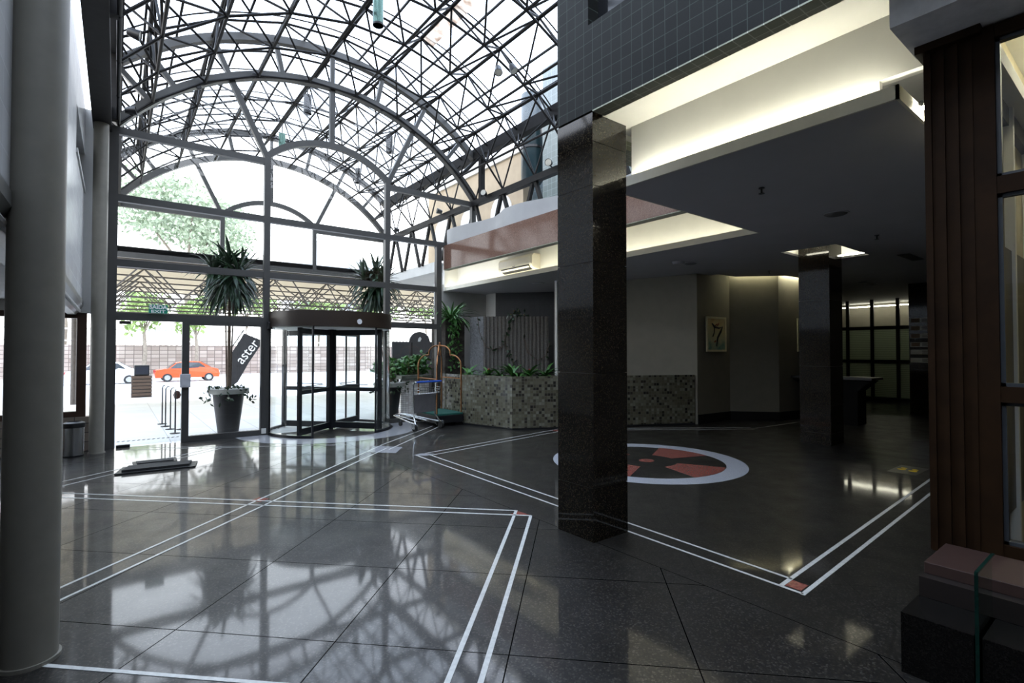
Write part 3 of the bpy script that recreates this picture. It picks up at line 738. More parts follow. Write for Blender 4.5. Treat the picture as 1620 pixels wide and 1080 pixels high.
# ------------------------------------------------------------------ back walls of the lobby
b = MB(); WH = ZC+.18
run = [(8.80,9.55),(9.83,8.22),(10.28,6.52),(11.54,6.46),(12.28,5.66),(13.2,5.55),(15.2,5.55)]
for p, q in zip(run, run[1:]): b.wall(p, q, 0, WH, .10, 1)
struct('wall_lobby', b, wallp, 'angled taupe painted walls at the back of the lobby', 'wall')
b = MB()
for p, q in zip(run[2:], run[3:]):
    b.wall(p, q, 0, .21, .015, -1)
struct('baseboard_back', b, blackm, 'black baseboard along the angled taupe walls', 'baseboard')
b = MB(); b.box(8.56,8.80,9.26,9.34,1.0,ZC)
struct('pillar', b, white, 'slim white pilaster at the end of the fluted stone panel', 'pilaster')
b = MB(); b.wall((7.2,12.86),(8.99,12.93),0,WH,.1,1); b.wall((8.99,12.93),(8.97,12.4),0,WH,.1,1)
struct('wall_planter', b, greyw, 'grey wall high behind the indoor planter', 'wall')
u = Vector((1.16,-1.3,0)).normalized()
b = MB(); b.wall((8.97,12.4),(10.13,11.1),0,WH,.1,1); b.wall((10.13,11.1),(9.4,9.0),0,WH,.1,1)
struct('wall_planter', b, tiles('black_tile', tuple(u), (0,0,1), .15, .15, .006, [(0,(.012,.012,.012)),(1,(.02,.02,.02))], (.05,.05,.05), .3), 'black tiled wall above the fluted stone panel', 'wall')
# far right closing walls
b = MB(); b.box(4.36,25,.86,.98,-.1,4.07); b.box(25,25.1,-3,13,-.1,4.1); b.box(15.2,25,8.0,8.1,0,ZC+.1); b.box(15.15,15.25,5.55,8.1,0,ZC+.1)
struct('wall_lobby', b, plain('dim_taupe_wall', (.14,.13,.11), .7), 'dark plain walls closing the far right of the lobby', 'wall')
b = MB(); b.box(7.9,25.1,-3,13,4.16,4.22) if 0 else b.box(4.9,25.1,-3,3.4,4.15,4.21); b.box(9.0,25.1,3.4,13,4.15,4.21)
struct('slab', b, greyw, 'upper floor slab over the dim lobby', 'floor slab')

# frosted partition at the far end
root = thing('window_6', 'black framed frosted glass partition at the far end of the dim lobby', 'glass partition', (20.2,5.6,0), kind='structure')
fro = plain('frosted_glass_with_lines', (.20,.23,.19), .35, 0, .04)
t = NT('frosted_striped'); f = t.math('FRACT', t.math('DIVIDE', dotv(t, t.coord(), (0,0,1)), .06)); k = t.math('LESS_THAN', f, .45)
t.bsdf(t.mix(k, (.45,.50,.42), (.30,.34,.28)), .5)
tl = t.n('ShaderNodeBsdfTranslucent'); t.l(t.mix(k, (.6,.66,.55), (.40,.45,.37)), tl.inputs[0]); mx = t.n('ShaderNodeMixShader'); mx.inputs[0].default_value = .6
pb_ = [n for n in t.t.nodes if n.type == 'BSDF_PRINCIPLED'][0]; t.l(pb_.outputs[0], mx.inputs[1]); t.l(tl.outputs[0], mx.inputs[2]); t.l(mx.outputs[0], t.out.inputs[0])
for y in (-2.0,-1.06,-.1,.62,1.35,2.1):
    MB().box(-.04,.04,y-.05,y+.05,0,ZC).build('mullion', blackm, root)
for z in (.06,1.30,2.42): MB().box(-.04,.04,-2,2.1,z-.06,z+.05).build('transom', blackm, root)
ys_ = (-2.0,-1.06,-.1,.62,1.35,2.1)
for a, c in zip(ys_, ys_[1:]):
    for z0, z1 in ((.11,1.24),(1.35,2.36)): MB().box(-.01,.01,a+.05,c-.05,z0,z1).build('frosted_pane', t.m, root)
    MB().add([(0,a+.05,2.47),(0,c-.05,2.47),(0,c-.05,ZC),(0,a+.05,ZC)], [(0,1,2,3)]).build('clear_pane', gpane, root)
b = MB(); b.box(22.0,22.1,2.5,8,0,ZC)
struct('wall_far', b, wallp, 'wall behind the frosted partition', 'wall')
tube_lamp('tube lighting the room behind the frosted partition', (21.6,3.6,ZC-.12), (21.6,7.6,ZC-.12), tubed)

# reception counter silhouette
root = thing('reception_counter', 'dark counter with a wide flared top standing behind the deeper granite column', 'counter', (13.1,4.70,0))
MB().box(-.35,.35,-.75,.95,1.0,1.05).build('top', blackm, root)
b = MB(); b.extr([(-.25,-.45,0),(-.25,-.45,.75),(-.25,-.7,.98),(-.25,.9,.98),(-.25,.62,.75),(-.25,.62,0)], (.5,0,0)); b.build('body', plain('black_lacquer', (.004,.004,.004), .6, 0, .1, 9, .1), root)

# paintings
def painting(label, p, q, z0, z1, seed):
    p, q = Vector((*p,0)), Vector((*q,0)); d = (q-p); w = d.length; c = (p+q)/2
    root = thing('painting', label, 'painting', (c.x,c.y,(z0+z1)/2), math.atan2(d.y,d.x)); h = (z1-z0)/2; w /= 2; f = .045
    fm = plain('cream_picture_frame', (.75,.69,.46), .5)
    for nm, a in (('frame',(-w,-w+f,-.03,0,-h,h)),('frame',(w-f,w,-.03,0,-h,h)),('frame',(-w+f,w-f,-.03,0,-h,-h+f)),('frame',(-w+f,w-f,-.03,0,h-f,h))): MB().box(*a).build(nm, fm, root)
    t = NT('painted_ground_%d' % seed); g = t.n('ShaderNodeSeparateXYZ'); t.l(t.coord(), g.inputs[0])
    nz = t.noise(5, 3); v = t.math('ADD', t.math('MULTIPLY', g.outputs[2], .9), t.math('MULTIPLY', nz, .7))
    col = t.ramp(v, [(.0,(.12,.26,.22)),(.25,(.50,.52,.33)),(.55,(.72,.60,.30)),(.8,(.60,.36,.16))]); t.bsdf(col, .6)
    MB().box(-w+f,w-f,-.015,-.002,-h+f,h-f).build('canvas', t.m, root); cv = root.children[-1] if False else [c for c in root.children if c.name.startswith('canvas')][0]
    r = random.Random(seed); b = MB()
    b.tube([(-w*.45,-.018,h*.62),(-w*.2,-.018,h*.42),(w*.25,-.018,h*.36),(w*.62,-.018,h*.44),(w*.42,-.018,h*.15),(w*.12,-.018,-h*.2),(0,-.018,-h*.7)], [.012,.03,.022,.016,.03,.024,.012], 6)
    b.tube([(-w*.2,-.018,h*.42),(-w*.22,-.018,h*.1),(-w*.38,-.018,-h*.15)], .014, 6); b.build('brush_stroke', blackp, cv)
    b = MB()
    for k in range(5): x, z = r.uniform(-.4,.4)*w, r.choice((.55,-.45,-.5,.5))*h; b.tube([(x,-.018,z),(x+.05,-.018,z+.03)], .016, 6)
    b.build('red_mark', plain('brick_red_paint', (.22,.05,.02), .6), cv)
painting('framed abstract painting with black strokes on the taupe wall', (10.57,6.485), (11.33,6.448), 1.62, 2.42, 3)
painting('second framed painting, half hidden behind the deeper granite column', (12.98,5.555), (13.6,5.53), 1.62, 2.42, 5)

# yellow foot stickers
ym = plain('yellow_vinyl', (.95,.62,.01), .5)
sk = thing('floor_sticker', 'clear floor sticker with a pair of yellow footprints in the dim lobby', 'sticker', (8.56,2.25,.0006))
MB().box(-.28,.34,-.16,.16,0,.0006).build('film', plain('dull_film', (.022,.021,.017), .30), sk)
for x, y in ((.02,.07),(.0,-.06)):
    b = MB(); b.lathe([(.0001,.0012),(.05,.0012),(.05,.0006)], (x,y,0), 14); b.lathe([(.0001,.0012),(.036,.0012),(.036,.0006)], (x+.11,y,0), 12); b.build('footprint', ym, sk)

# ------------------------------------------------------------------ timber shopfront at the right
root = thing('timber_pillar', 'dark brown panelled timber pillar at the end of the shopfront', 'pillar', (4.15,.82,.40), kind='structure')
MB().box(-.14,.04,-.12,.12,0,3.12).build('shaft', wood, root)
for x in (-.145,): 
    for y in (-.10,-.035,.03,.095): MB().box(x-.012,x+.01,y-.014,y+.014,.0,3.10).build('moulding', wood, root)
MB().box(-.20,.04,-.16,.15,3.08,3.13).build('capital', wood, root)
b = MB(); b.box(3.60,4.12,-2.9,1.0,3.53,4.12)
struct('beam', b, plain('grey_fascia', (.80,.79,.79), .6), 'pale grey boxed beam over the timber shopfront', 'beam')
root = thing('window_7', 'dark timber framed shopfront window lit from inside at the right edge', 'shop window', (4.05,-.4,.40), kind='structure')
for y in (1.06,-.35,-1.7): MB().box(-.05,.05,y-.05,y+.05,0,3.12).build('stile', wood, root)
for z0, z1 in ((.0,.12),(.93,1.02),(2.13,2.23),(3.04,3.12)): MB().box(-.044,.044,-1.7,1.01,z0,z1).build('rail', wood, root)
dk = plain('blue_grey_gasket', (.05,.055,.06), .4)
for a, c in ((1.01,-.30),(-.40,-1.65)):
    for z0, z1 in ((.12,.93),(1.02,2.13),(2.23,3.04)):
        b = MB()
        for e in ((c,a,z0,z0+.02),(c,a,z1-.02,z1),(c,c+.02,z0,z1),(a-.02,a,z0,z1)): b.box(-.02,.02,*e)
        b.build('glazing_bead', dk, root)
        MB().add([(0,c,z0),(0,a,z0),(0,a,z1),(0,c,z1)], [(0,1,2,3)]).build('glass_pane', gpane, root)
shopw = plain('shop_wall_cream', (.52,.46,.30), .7)
b = MB(); b.box(4.14,9,.76,.85,0,4.0); b.box(8.9,9,-2.9,.8,0,4.0); b.box(4.14,9,-2.9,-2.8,0,4.0)
struct('wall_shop', b, shopw, 'cream walls inside the lit shop', 'wall')
b = MB(); b.box(4.14,9,-2.9,.85,4.0,4.04)
struct('ceiling', b, white, 'white ceiling inside the lit shop', 'ceiling')
root = thing('display_bay', 'row of cream display bays with dark heads inside the shop', 'shop fitting', (4.2,.76,0))
MB().box(0,4.5,-.14,-.003,3.40,3.50).build('header', white, root)
for k in range(6): MB().box(.09+k*.85,.14+k*.85,-.07,-.003,0,3.40).build('post', white, root)
for k in range(5): MB().box(.14+k*.85,.94+k*.85,-.05,-.003,3.27,3.40).build('dark_panel', blackm, root)
for k in range(5):
    MB().box(.14+k*.85,.94+k*.85,-.05,-.003,.5,2.35).build('dark_panel', plain('dark_brown_panel', (.02,.015,.010), .4), root)
root = thing('batten_light', 'white twin-tube batten light on the shop ceiling', 'light', (4.3,.40,3.92))
MB().box(0,4.0,-.10,.10,0,.07).build('body', white, root)
for y in (-.05,.05): MB().tube([(.03,y,-.02),(3.97,y,-.02)], .014, 8).build('tube', emit('shop_tube_glow', (1,.95,.72), 26), root)

# stone base and bench
stone_d = granite('black_granite_base', (.006,.0055,.005), (.014,.012,.010), (.016,.014,.012), .2, None, 160, .2, 0)
b = MB(); b.box(3.17,4.6,.59,.87,0,.30); b.box(3.17,4.6,-2.9,.56,0,.30)
struct('sill', b, stone_d, 'polished black granite plinth under the shopfront at the lower right', 'plinth')
b = MB(); b.box(3.46,4.6,-2.9,.865,.301,.405)
struct('sill', b, plain('dark_timber_step', (.015,.010,.008), .5), 'dark upper step of the shopfront plinth', 'plinth')
slabm = plain('reddish_brown_stone', (.050,.027,.021), .45, 0, .12, 14)
root = thing('stone_slab', 'reddish brown stone slab lying on the plinth as a seat, at the lower right', 'bench slab', (3.77,.3,.405))
MB().box(-.24,.20,-2.0,.56,.0,.062).build('top', slabm, root, bevel=.004)
gl = glass('green_tinted_glass', (.86,.94,.90), 1.5)
root = thing('glass_screen', 'low clear glass screen with green edge in front of the brown stone slab', 'glass screen', (3.155,.575,0))
MB().box(.006,.295,-.006,.006,.0,.595).build('pane', gl, root)
eg = plain('green_glass_edge', (.004,.022,.016), .15)
MB().box(-.002,.006,-.007,.007,0,.60).build('front_edge', eg, root); MB().box(.006,.36,-.007,.007,.595,.602).build('top_edge', eg, root)
# ------------------------------------------------------------------ planter with mosaic, stone panel, plants
mosc = [(0,(.010,.008,.006)),(.15,(.03,.024,.014)),(.2,(.085,.077,.046)),(.55,(.115,.107,.066)),(.8,(.15,.143,.095)),(1,(.21,.20,.15))]
def mos(name, a, c, **kw):
    d = (Vector((*c,0))-Vector((*a,0))).normalized()
    return tiles(name, tuple(d), (0,0,1), .062, .062, .008, mosc, (.11,.10,.07), .14, tilt=.5, spk=.05, **kw)
PL = [(6.17,10.80),(6.17,9.75),(6.50,8.40),(10.235,6.56)]
root = thing('planter', 'long low indoor planter faced with square mosaic tiles', 'planter', (6.6,9,0)); L = Vector(root.location)
def loc(p): return (p[0]-L.x, p[1]-L.y)
for k, (p, q) in enumerate(zip(PL, PL[1:])):
    MB().wall(loc(p), loc(q), .035, 1.10, .12, 1).build('mosaic_side', mos('mosaic_tile_%d' % k, p, q), root)
    MB().wall(loc(p), loc(q), 0, .035, .10, 1).build('plinth', blackm, root)
inner = [(6.30,10.80),(6.30,9.80),(6.61,8.50),(10.25,6.70),(9.7,8.2),(8.72,9.44),(7.27,10.5),(6.95,10.80)]
MB().prism([loc(p) for p in inner], .9, 1.04).build('soil', soil, root)
conc = plain('rough_grey_stone', (.16,.15,.135), .9, 0, .3, 30, .3, .3)
root = thing('stone_panel', 'fluted grey stone panel standing at the back of the indoor planter', 'stone panel', (7.27,10.56,1.04)); 
d = Vector((1.40,-1.07,0)); Lp = 1.63; root.rotation_euler = (0,0,math.atan2(d.y,d.x))
b = MB(); poly = [(0,.16)]; x = 0; nr = 17; st = Lp/nr
for k in range(nr): poly += [(x,.0),(x+st*.55,.0),(x+st*.62,.045),(x+st*.94,.045)]; x += st
poly += [(Lp,.045),(Lp,.16)]
b.prism(poly, 0, 1.46); b.build('fluted_face', conc, root)
rough = plain('rough_cast_stone', (.24,.24,.24), .9, 0, .3, 22, .3, 1.0)
b = MB(); b.wall((-.36,.30),(-.005,.0),0,1.46,.14,1); b.build('rough_face', rough, root)
darks = plain('dark_rough_stone', (.045,.040,.034), .95, 0, .45, 12, .2, 1.0)
b = MB(); b.box(6.46,7.02,11.05,11.75,0,2.45); b.box(6.44,7.04,11.03,11.77,1.2,1.25)
struct('pillar', b, darks, 'dark rough stone pier under the hanging fern beside the facade', 'pier')

def blade(b, base, d, length, w, droop, n=5, up=Vector((0,0,1))):
    """one arching strap leaf"""
    p = Vector(base); d = Vector(d).normalized(); side = d.cross(up)
    if side.length < 1e-3: side = Vector((1,0,0))
    side.normalize(); vs = []
    for k in range(n+1):
        t = k/n; ww = w*(math.sin(PI*min(1, .18+t*.82)))**.8*.5+.001
        fold = side.cross(d).normalized()*ww*.35
        vs += [p-side*ww+fold, p, p+side*ww+fold]
        d = (d+Vector((0,0,-1))*droop/n).normalized(); p = p+d*(length/n)
    fs = []
    for k in range(n):
        i = 3*k; fs += [(i,i+1,i+4,i+3),(i+1,i+2,i+5,i+4)]
    b.add(vs, fs)
def leafy(b, r, p, s, up=.5):
    """one small pointed oval leaf"""
    d = Vector((r.gauss(0,1), r.gauss(0,1), r.gauss(up,.7))).normalized(); a = d.orthogonal().normalized()
    a.rotate(Matrix.Rotation(r.uniform(0,6.28), 3, d)); c = d.cross(a); p = Vector(p)
    b.add([p, p+a*s*.5+c*s*.28, p+a*s, p+a*s*.5-c*s*.28, p+a*s*.5+d*s*.06], [(0,1,4),(1,2,4),(2,3,4),(3,0,4)])
def cloud(b, r, c, rad, n, s, up=.4):
    for _ in range(n):
        while True:
            v = Vector((r.uniform(-1,1), r.uniform(-1,1), r.uniform(-1,1)))
            if .25 < v.length < 1: break
        leafy(b, r, (c[0]+v.x*rad[0], c[1]+v.y*rad[1], c[2]+v.z*rad[2]), s*r.uniform(.7,1.3), up)

# hanging fern
root = thing('fern', 'bushy hanging fern on top of the dark stone pier by the facade', 'plant', (6.62,11.12,2.45)); r = random.Random(11)
b = MB()
for k in range(95):
    a = r.uniform(-PI, PI); e = r.uniform(.1,1.2); blade(b, (.16*math.cos(a)*r.random()+.05,.12*math.sin(a)*r.random(),0), (math.cos(a)*math.cos(e),math.sin(a)*math.cos(e),math.sin(e)), r.uniform(.35,.75), .05, r.uniform(.6,1.8))
b.build('frond', leafm, root)
b = MB()
for k in range(150): leafy(b, r, (r.uniform(-.12,.16), -.12-r.random()*.12, -r.random()**1.3*1.25), .10, .1)
b.build('trailing_leaves', leafm, root)
# climbing vines on the stone panel
u = Vector((1.40,-1.07,0)).normalized(); nn = Vector((-u.y*-1, 0, 0)); nv = Vector((-.607,-.795,0))
def onp(s, z, off=.02): return Vector((7.27,10.56,0))+u*s+nv*off+Vector((0,0,z))
def vine(label, path, nl, seed):
    r = random.Random(seed); o = onp(*path[0]); root = thing('vine', label, 'climbing plant', o)
    pts = [onp(s,z,.03)-o for s,z in path]; b = MB(); b.tube(pts, .008, 5); b.build('stem', bark, root)
    b = MB()
    for k in range(nl):
        i = r.randrange(len(pts)-1); p = pts[i].lerp(pts[i+1], r.random()); leafy(b, r, p+nv*.02, r.uniform(.08,.14), .2)
    b.build('leaves', leafd, root)
vine('leafy vine hanging in the middle of the fluted stone panel', [(.72,2.52),(.62,2.2),(.52,1.9),(.60,1.6),(.75,1.35),(.78,1.1)], 34, 1)
vine('thin vine looping across the left of the fluted stone panel', [(-.15,2.48),(-.1,2.1),(.05,1.75),(.3,1.66),(.5,1.75)], 8, 2)
vine('thin vine looping across the right of the fluted stone panel', [(1.0,2.0),(1.1,1.6),(1.35,1.4),(1.55,1.5),(1.66,1.85)], 10, 3)
root = thing('ledge_plant', 'small yellowing plant on top of the fluted stone panel', 'plant', (7.98,10.10,2.5)); b = MB(); r = random.Random(5)
cloud(b, r, (0,0,.05), (.35,.12,.10), 40, .10); b.build('leaves', leafd, root); b = MB()
for k in range(5): leafy(b, r, (r.uniform(-.3,.3),-.05,r.uniform(.0,.15)), .07)
b.build('yellow_leaf', plain('yellow_leaf', (.45,.30,.03), .5), root)
# bromeliads in the planter
def brom(label, x, y, n, ln, seed, red=False):
    r = random.Random(seed); ln *= 1.35; root = thing('bromeliad', label, 'plant', (x,y,1.04)); b = MB()
    for k in range(n):
        a = 2*PI*k/n+r.uniform(-.3,.3); e = r.uniform(.5,1.25); blade(b, (0,0,.02), (math.cos(a)*math.cos(e),math.sin(a)*math.cos(e),math.sin(e)), ln*r.uniform(.7,1.2), .075, 1.3)
    b.build('leaves', leafm if ln > .26 else leafd, root)
    if red:
        b = MB(); b.lathe([(.008,0),(.008,.08),(.035,.12),(.03,.17),(.0001,.20)], n=8); b.build('flower', plain('red_flower', (.45,.03,.015), .5), root)
brom('bromeliad with a red flower spike in the planter, left of the granite column', 7.25,8.75,20,.34,21,True)
brom('broad green bromeliad at the mosaic corner of the planter', 6.92,8.93,22,.34,22)
brom('green bromeliad beside the slim white pilaster', 7.62,8.62,18,.32,23)
brom('small bromeliad with red centre near the rough stone face', 6.72,9.55,16,.24,24,True)
brom('spidery plant at the left end of the indoor planter', 6.50,10.05,18,.30,25)
brom('small dark plant in front of the fluted panel', 6.80,9.25,14,.25,26)
brom('low dark plant in the planter to the right of the granite column', 8.60,7.72,18,.24,27)

# ------------------------------------------------------------------ luggage cart
root = thing('luggage_cart', 'brass birdcage luggage cart with a green carpet deck by the mosaic planter', 'luggage cart', (5.80,10.18,0), math.radians(-2))
hx, hy = .30, .46; green = plain('green_carpet', (.008,.075,.055), .95, 0, .25, 120)
MB().box(-hx-.03,hx+.03,-hy-.03,hy+.03,.235,.275).build('deck', green, root, bevel=.006)
MB().box(-hx-.035,hx+.035,-hy-.035,hy+.035,.07,.235).build('bumper', blackm, root, bevel=.006)
for x in (-.22,.22):
    for y in (-.36,.36):
        b = MB(); b.lathe([(.0001,-.02),(.035,-.02),(.035,.02),(.0001,.02)], n=16)
        o = b.build('caster', blackp, root); o.rotation_euler = (PI/2,0,0); o.location = (x,y,.036)
def prof(x, y):
    q = [(1,.275),(1,1.30)]
    for k in range(1,9): a = PI/2*k/8; q.append((1-.42*(1-math.cos(a)), 1.30+.24*math.sin(a)))
    q.append((.50,1.54)); q.append((.50,1.56))
    for k in range(1,9): a = PI/2*k/8; q.append((.50-.36*(1-math.cos(a)), 1.58+.17*math.sin(a)))
    q.append((.0,1.755)); return [(x*s,y*s,z) for s,z in q]
for x in (-hx,hx):
    for y in (-hy,hy):
        b = MB(); b.tube(prof(x,y), .017, 10); b.build('post', brass, root, smooth=True)
for x in (-hx,hx): MB().tube([(x,-hy,1.02),(x,hy,1.02)], .012, 8).build('rail', brass, root, smooth=True)
MB().lathe([(.022,1.735),(.026,1.78),(.012,1.79),(.024,1.815),(.0001,1.84)], n=14).build('finial', brass, root, smooth=True)

# ------------------------------------------------------------------ baggage trolley
ang = math.atan2(.22,.97); root = thing('baggage_trolley', 'steel baggage trolley with blue handle in front of the luggage cart', 'trolley', (5.10,9.55,0), ang)
T = .017
for s in (-1,1):
    b = MB(); b.tube([(.33*s,-.12,.98),(.33*s,-.08,1.00),(.31*s,.0,.95),(.29*s,.02,.32),(.33*s,-.10,.14)], T, 8); b.build('upright', chrome, root, smooth=True)
    b = MB(); b.tube([(.33*s,-.10,.15),(.30*s,.1,.16),(.16*s,.82,.24)], T, 8); b.build('base_tube', chrome, root, smooth=True)
    wh = MB(); wh.lathe([(.0001,-.02),(.07,-.02),(.075,0),(.07,.02),(.0001,.02)], n=20)
    o = wh.build('wheel', blackp, root, smooth=True); o.rotation_euler = (0,PI/2,0); o.location = (.35*s,-.10,.076)
    b = MB(); b.box(-.012,.012,-.05,.05,-.02,.09); o = b.build('wheel_guard', chrome, root); o.location = (.385*s,-.10,.08)
b = MB(); b.tube([(-.16,.82,.24),(-.06,.90,.245),(.06,.90,.245),(.16,.82,.24)], T, 8); b.build('nose_tube', chrome, root, smooth=True)
b = MB(); b.tube([(-.10,.86,.24),(-.13,.1,.17)], .012, 8); b.tube([(.10,.86,.24),(.13,.1,.17)], .012, 8); b.tube([(-.3,.1,.16),(.3,.1,.16)], .012, 8); b.build('deck_bar', chrome, root, smooth=True)
o = MB().lathe([(.0001,-.018),(.05,-.018),(.05,.018),(.0001,.018)], n=18).build('front_wheel', blackp, root); o.rotation_euler = (0,PI/2,0); o.location = (0,.80,.052)
MB().tube([(0,.80,.05),(0,.80,.25)], .014, 8).build('fork', chrome, root)
MB().box(-.29,.29,.005,.025,.36,.74).build('panel', plain('grey_ad_panel', (.12,.115,.115), .5), root, bevel=.01)
MB().tube([(-.33,-.13,1.0),(.33,-.13,1.0)], .020, 10).build('handle', plain('blue_plastic', (.02,.09,.45), .35), root, smooth=True)
b = MB()
for z in (.78,.83,.88): b.tube([(-.29,.01,z),(-.28,-.16,z),(.28,-.16,z),(.29,.01,z)], .006, 6)
for k in range(9): b.tube([(-.26+k*.065,-.16,.88),(-.26+k*.065,-.16,.76),(-.26+k*.065,.0,.75)], .005, 6)
b.build('basket', chrome, root)

# ------------------------------------------------------------------ outdoor pots with dracaena trees
def dracaena(label, x, y, hgt, R, potlab, seed, ztr, lean=(0,0)):
    r = random.Random(seed); potm = plain('black_pot', (.008,.008,.009), .5)
    pot = thing('plant_pot', potlab, 'plant pot', (x,y,-.004))
    MB().lathe([(.0001,0),(.185,0),(.285,.80),(.36,.80),(.36,.885),(.30,.885),(.28,.78),(.0001,.78)], n=36).build('body', potm, pot, smooth=True)
    MB().lathe([(.288,.79),(.365,.79),(.37,.885),(.295,.887)], n=36).build('rim', plain('pale_pot_rim', (.30,.30,.27), .6), pot, smooth=True)
    MB().lathe([(.0001,.80),(.28,.80)], n=24).build('soil', soil, pot)
    und = thing('trailing_plant', 'trailing green plant around the rim of the '+('nearer' if seed == 31 else 'farther')+' black pot', 'plant', (x,y,.80)); b = MB()
    for k in range(140):
        a = r.uniform(0,2*PI); d = r.uniform(.1,.46); leafy(b, r, (d*math.cos(a), d*math.sin(a), .10*r.random()+(.0 if d < .38 else -r.random()*.25)), .11, .6)
    b.build('leaves', leafd, und)
    t = thing('dracaena', label, 'tree', (x,y,.80))
    for k, (dx, dy) in enumerate(((0,0),(.035,.03),(-.03,.02))):
        b = MB(); b.tube([(dx,dy,0),(dx*1.6+lean[0]*.45,dy*1.6+lean[1]*.45,.4*ztr),(dx*3+lean[0],dy*2.5+lean[1],ztr)], [.034,.030,.022] if k == 0 else [.016,.014,.012], 8); b.build('trunk', bark, t, smooth=True)
    b = MB(); z0 = ztr
    heads = [(0,0,ztr+.12),(.26,.16,ztr+.0),(-.28,.06,ztr-.02),(.10,-.26,ztr-.1),(-.08,.28,ztr+.06)]
    for hx_, hy_, hz in heads:
        for k in range(34):
            a = r.uniform(0,2*PI); e = r.uniform(-.75,1.35); dd = (math.cos(a)*math.cos(e),math.sin(a)*math.cos(e),math.sin(e))
            blade(b, (hx_+lean[0],hy_+lean[1],hz), dd, R*r.uniform(.65,1.0), .075, r.uniform(.5,1.3) if e > 0 else .9, 5)
    for k in range(90):
        a = r.uniform(0,2*PI); e = r.uniform(-1.0,.1); q = .25*r.random()
        blade(b, (q*math.cos(a)+lean[0],q*math.sin(a)+lean[1],ztr-.1-.38*r.random()), (math.cos(a)*math.cos(e),math.sin(a)*math.cos(e),math.sin(e)), R*r.uniform(.7,1.05), .075, 1.1, 5)
    b.build('foliage', leafd, t)
dracaena('spiky dracaena tree rising from the nearer black pot, behind the left glass bay', 1.80,11.62,3.2,.70,'tall black plant pot with pale rim just outside the framed glass door',31,2.45)
dracaena('spiky dracaena tree behind the right of the revolving door', 5.19,11.50,3.2,.66,'tall black plant pot outside, beside the revolving door',32,2.55,(-.25,.25))

# outdoor planter, shrubs, sign boards
root = thing('planter', 'outdoor planter with pale mosaic face and a flat ledge, right of the revolving door', 'planter', (5.6,12.6,0)); L = Vector(root.location)
MB().box(5.62-L.x,6.40-L.x,11.78-L.y,11.90-L.y,0,.93).build('mosaic_side', tiles('outdoor_mosaic', (1,0,0), (0,0,1), .075, .05, .006, [(0,(.62,.57,.52)),(1,(.85,.82,.78))], (.22,.20,.18), .2), root)
MB().box(5.60-L.x,6.45-L.x,11.70-L.y,12.0-L.y,.93,1.02).build('ledge', plain('green_grey_ledge', (.10,.11,.085), .6), root)
MB().box(5.62-L.x,6.4-L.x,12.0-L.y,12.9-L.y,0,.95).build('soil', soil, root)
r = random.Random(9)
for k, (x, y, h, lab) in enumerate(((5.62,12.30,.30,'leafy green shrub at the left of the outdoor planter'),(6.0,12.25,.34,'glossy green shrub in the middle of the outdoor planter'),(6.35,12.2,.40,'taller glossy shrub at the right of the outdoor planter'),(5.60,12.70,.26,'small shrub behind the black pot outside'))):
    root = thing('shrub', lab, 'shrub', (x,y,.95)); b = MB(); cloud(b, r, (0,0,h*.8), (.30,.28,h*.8), 190, .15, .9); b.build('leaves', leafm, root)
    b = MB()
    for q in range(5): b.tube([(0,0,0),(r.uniform(-.15,.15),r.uniform(-.15,.15),h)], .008, 5)
    b.build('stem', bark, root)
gb = plain('slate_grey_board', (.055,.055,.06), .5)
root = thing('sign_board', 'dark grey panelled hoarding behind the outdoor planter', 'board', (7.1,14.2,0))
MB().box(-.62,.0,-.03,.03,0,1.92).build('panel', gb, root); MB().box(.02,.78,-.03,.03,0,1.92).build('panel', gb, root); MB().box(-.01,.03,-.05,.04,0,1.90).build('post', blackm, root)
root = thing('round_sign', 'dark round sign with a small white mark above the grey hoarding', 'sign', (7.52,14.45,1.88))
b = MB(); b.lathe([(.0001,-.03),(.36,-.03),(.36,.03),(.0001,.03)], n=36); o = b.build('disc', gb, root); o.rotation_euler = (PI/2,0,0)
b = MB(); b.extr([(-.08,-.035,.05),(.0,-.035,.05),(.05,-.035,.14),(.0,-.035,.2),(-.06,-.035,.15)], (0,-.006,0)); b.build('mark', wt, root)
MB().tube([(0,0,-1.88),(0,0,-.3)], .03, 8).build('pole', blackm, root)

# stanchions
for k, (x, y, lab) in enumerate(((.84,13.9,'farthest thin black stanchion in the row outside the left door'),(.87,13.4,'fourth thin black stanchion of the row outside the left door'),(.92,12.85,'middle thin black stanchion of the row outside the left door'),(.95,12.15,'nearest thin black stanchion outside the left door'),(1.10,12.7,'black stanchion next to the framed door edge outside'))):
    root = thing('stanchion', lab, 'stanchion', (x,y,-.004), r.uniform(0,1.5), 'stanchions outside the left door')
    MB().lathe([(.09,0),(.09,.012),(.02,.022),(.0001,.022)], n=18).build('base', blackm, root)
    MB().tube([(0,0,.015),(0,0,.82)], .013, 8).build('pole', blackm, root)
    MB().tube([(0,0,.82),(.04,0,.87),(.07,0,.85)], .010, 6).build('hook', blackm, root)
root = thing('bag', 'brown rolled strap bundle hanging on the stanchions', 'strap', (1.0,12.45,.74)); b = MB()
b.lathe([(.0001,-.09),(.05,-.07),(.07,0),(.045,.07),(.0001,.09)], n=12); b.build('bundle', plain('brown_leather', (.06,.018,.008), .6), root, smooth=True)

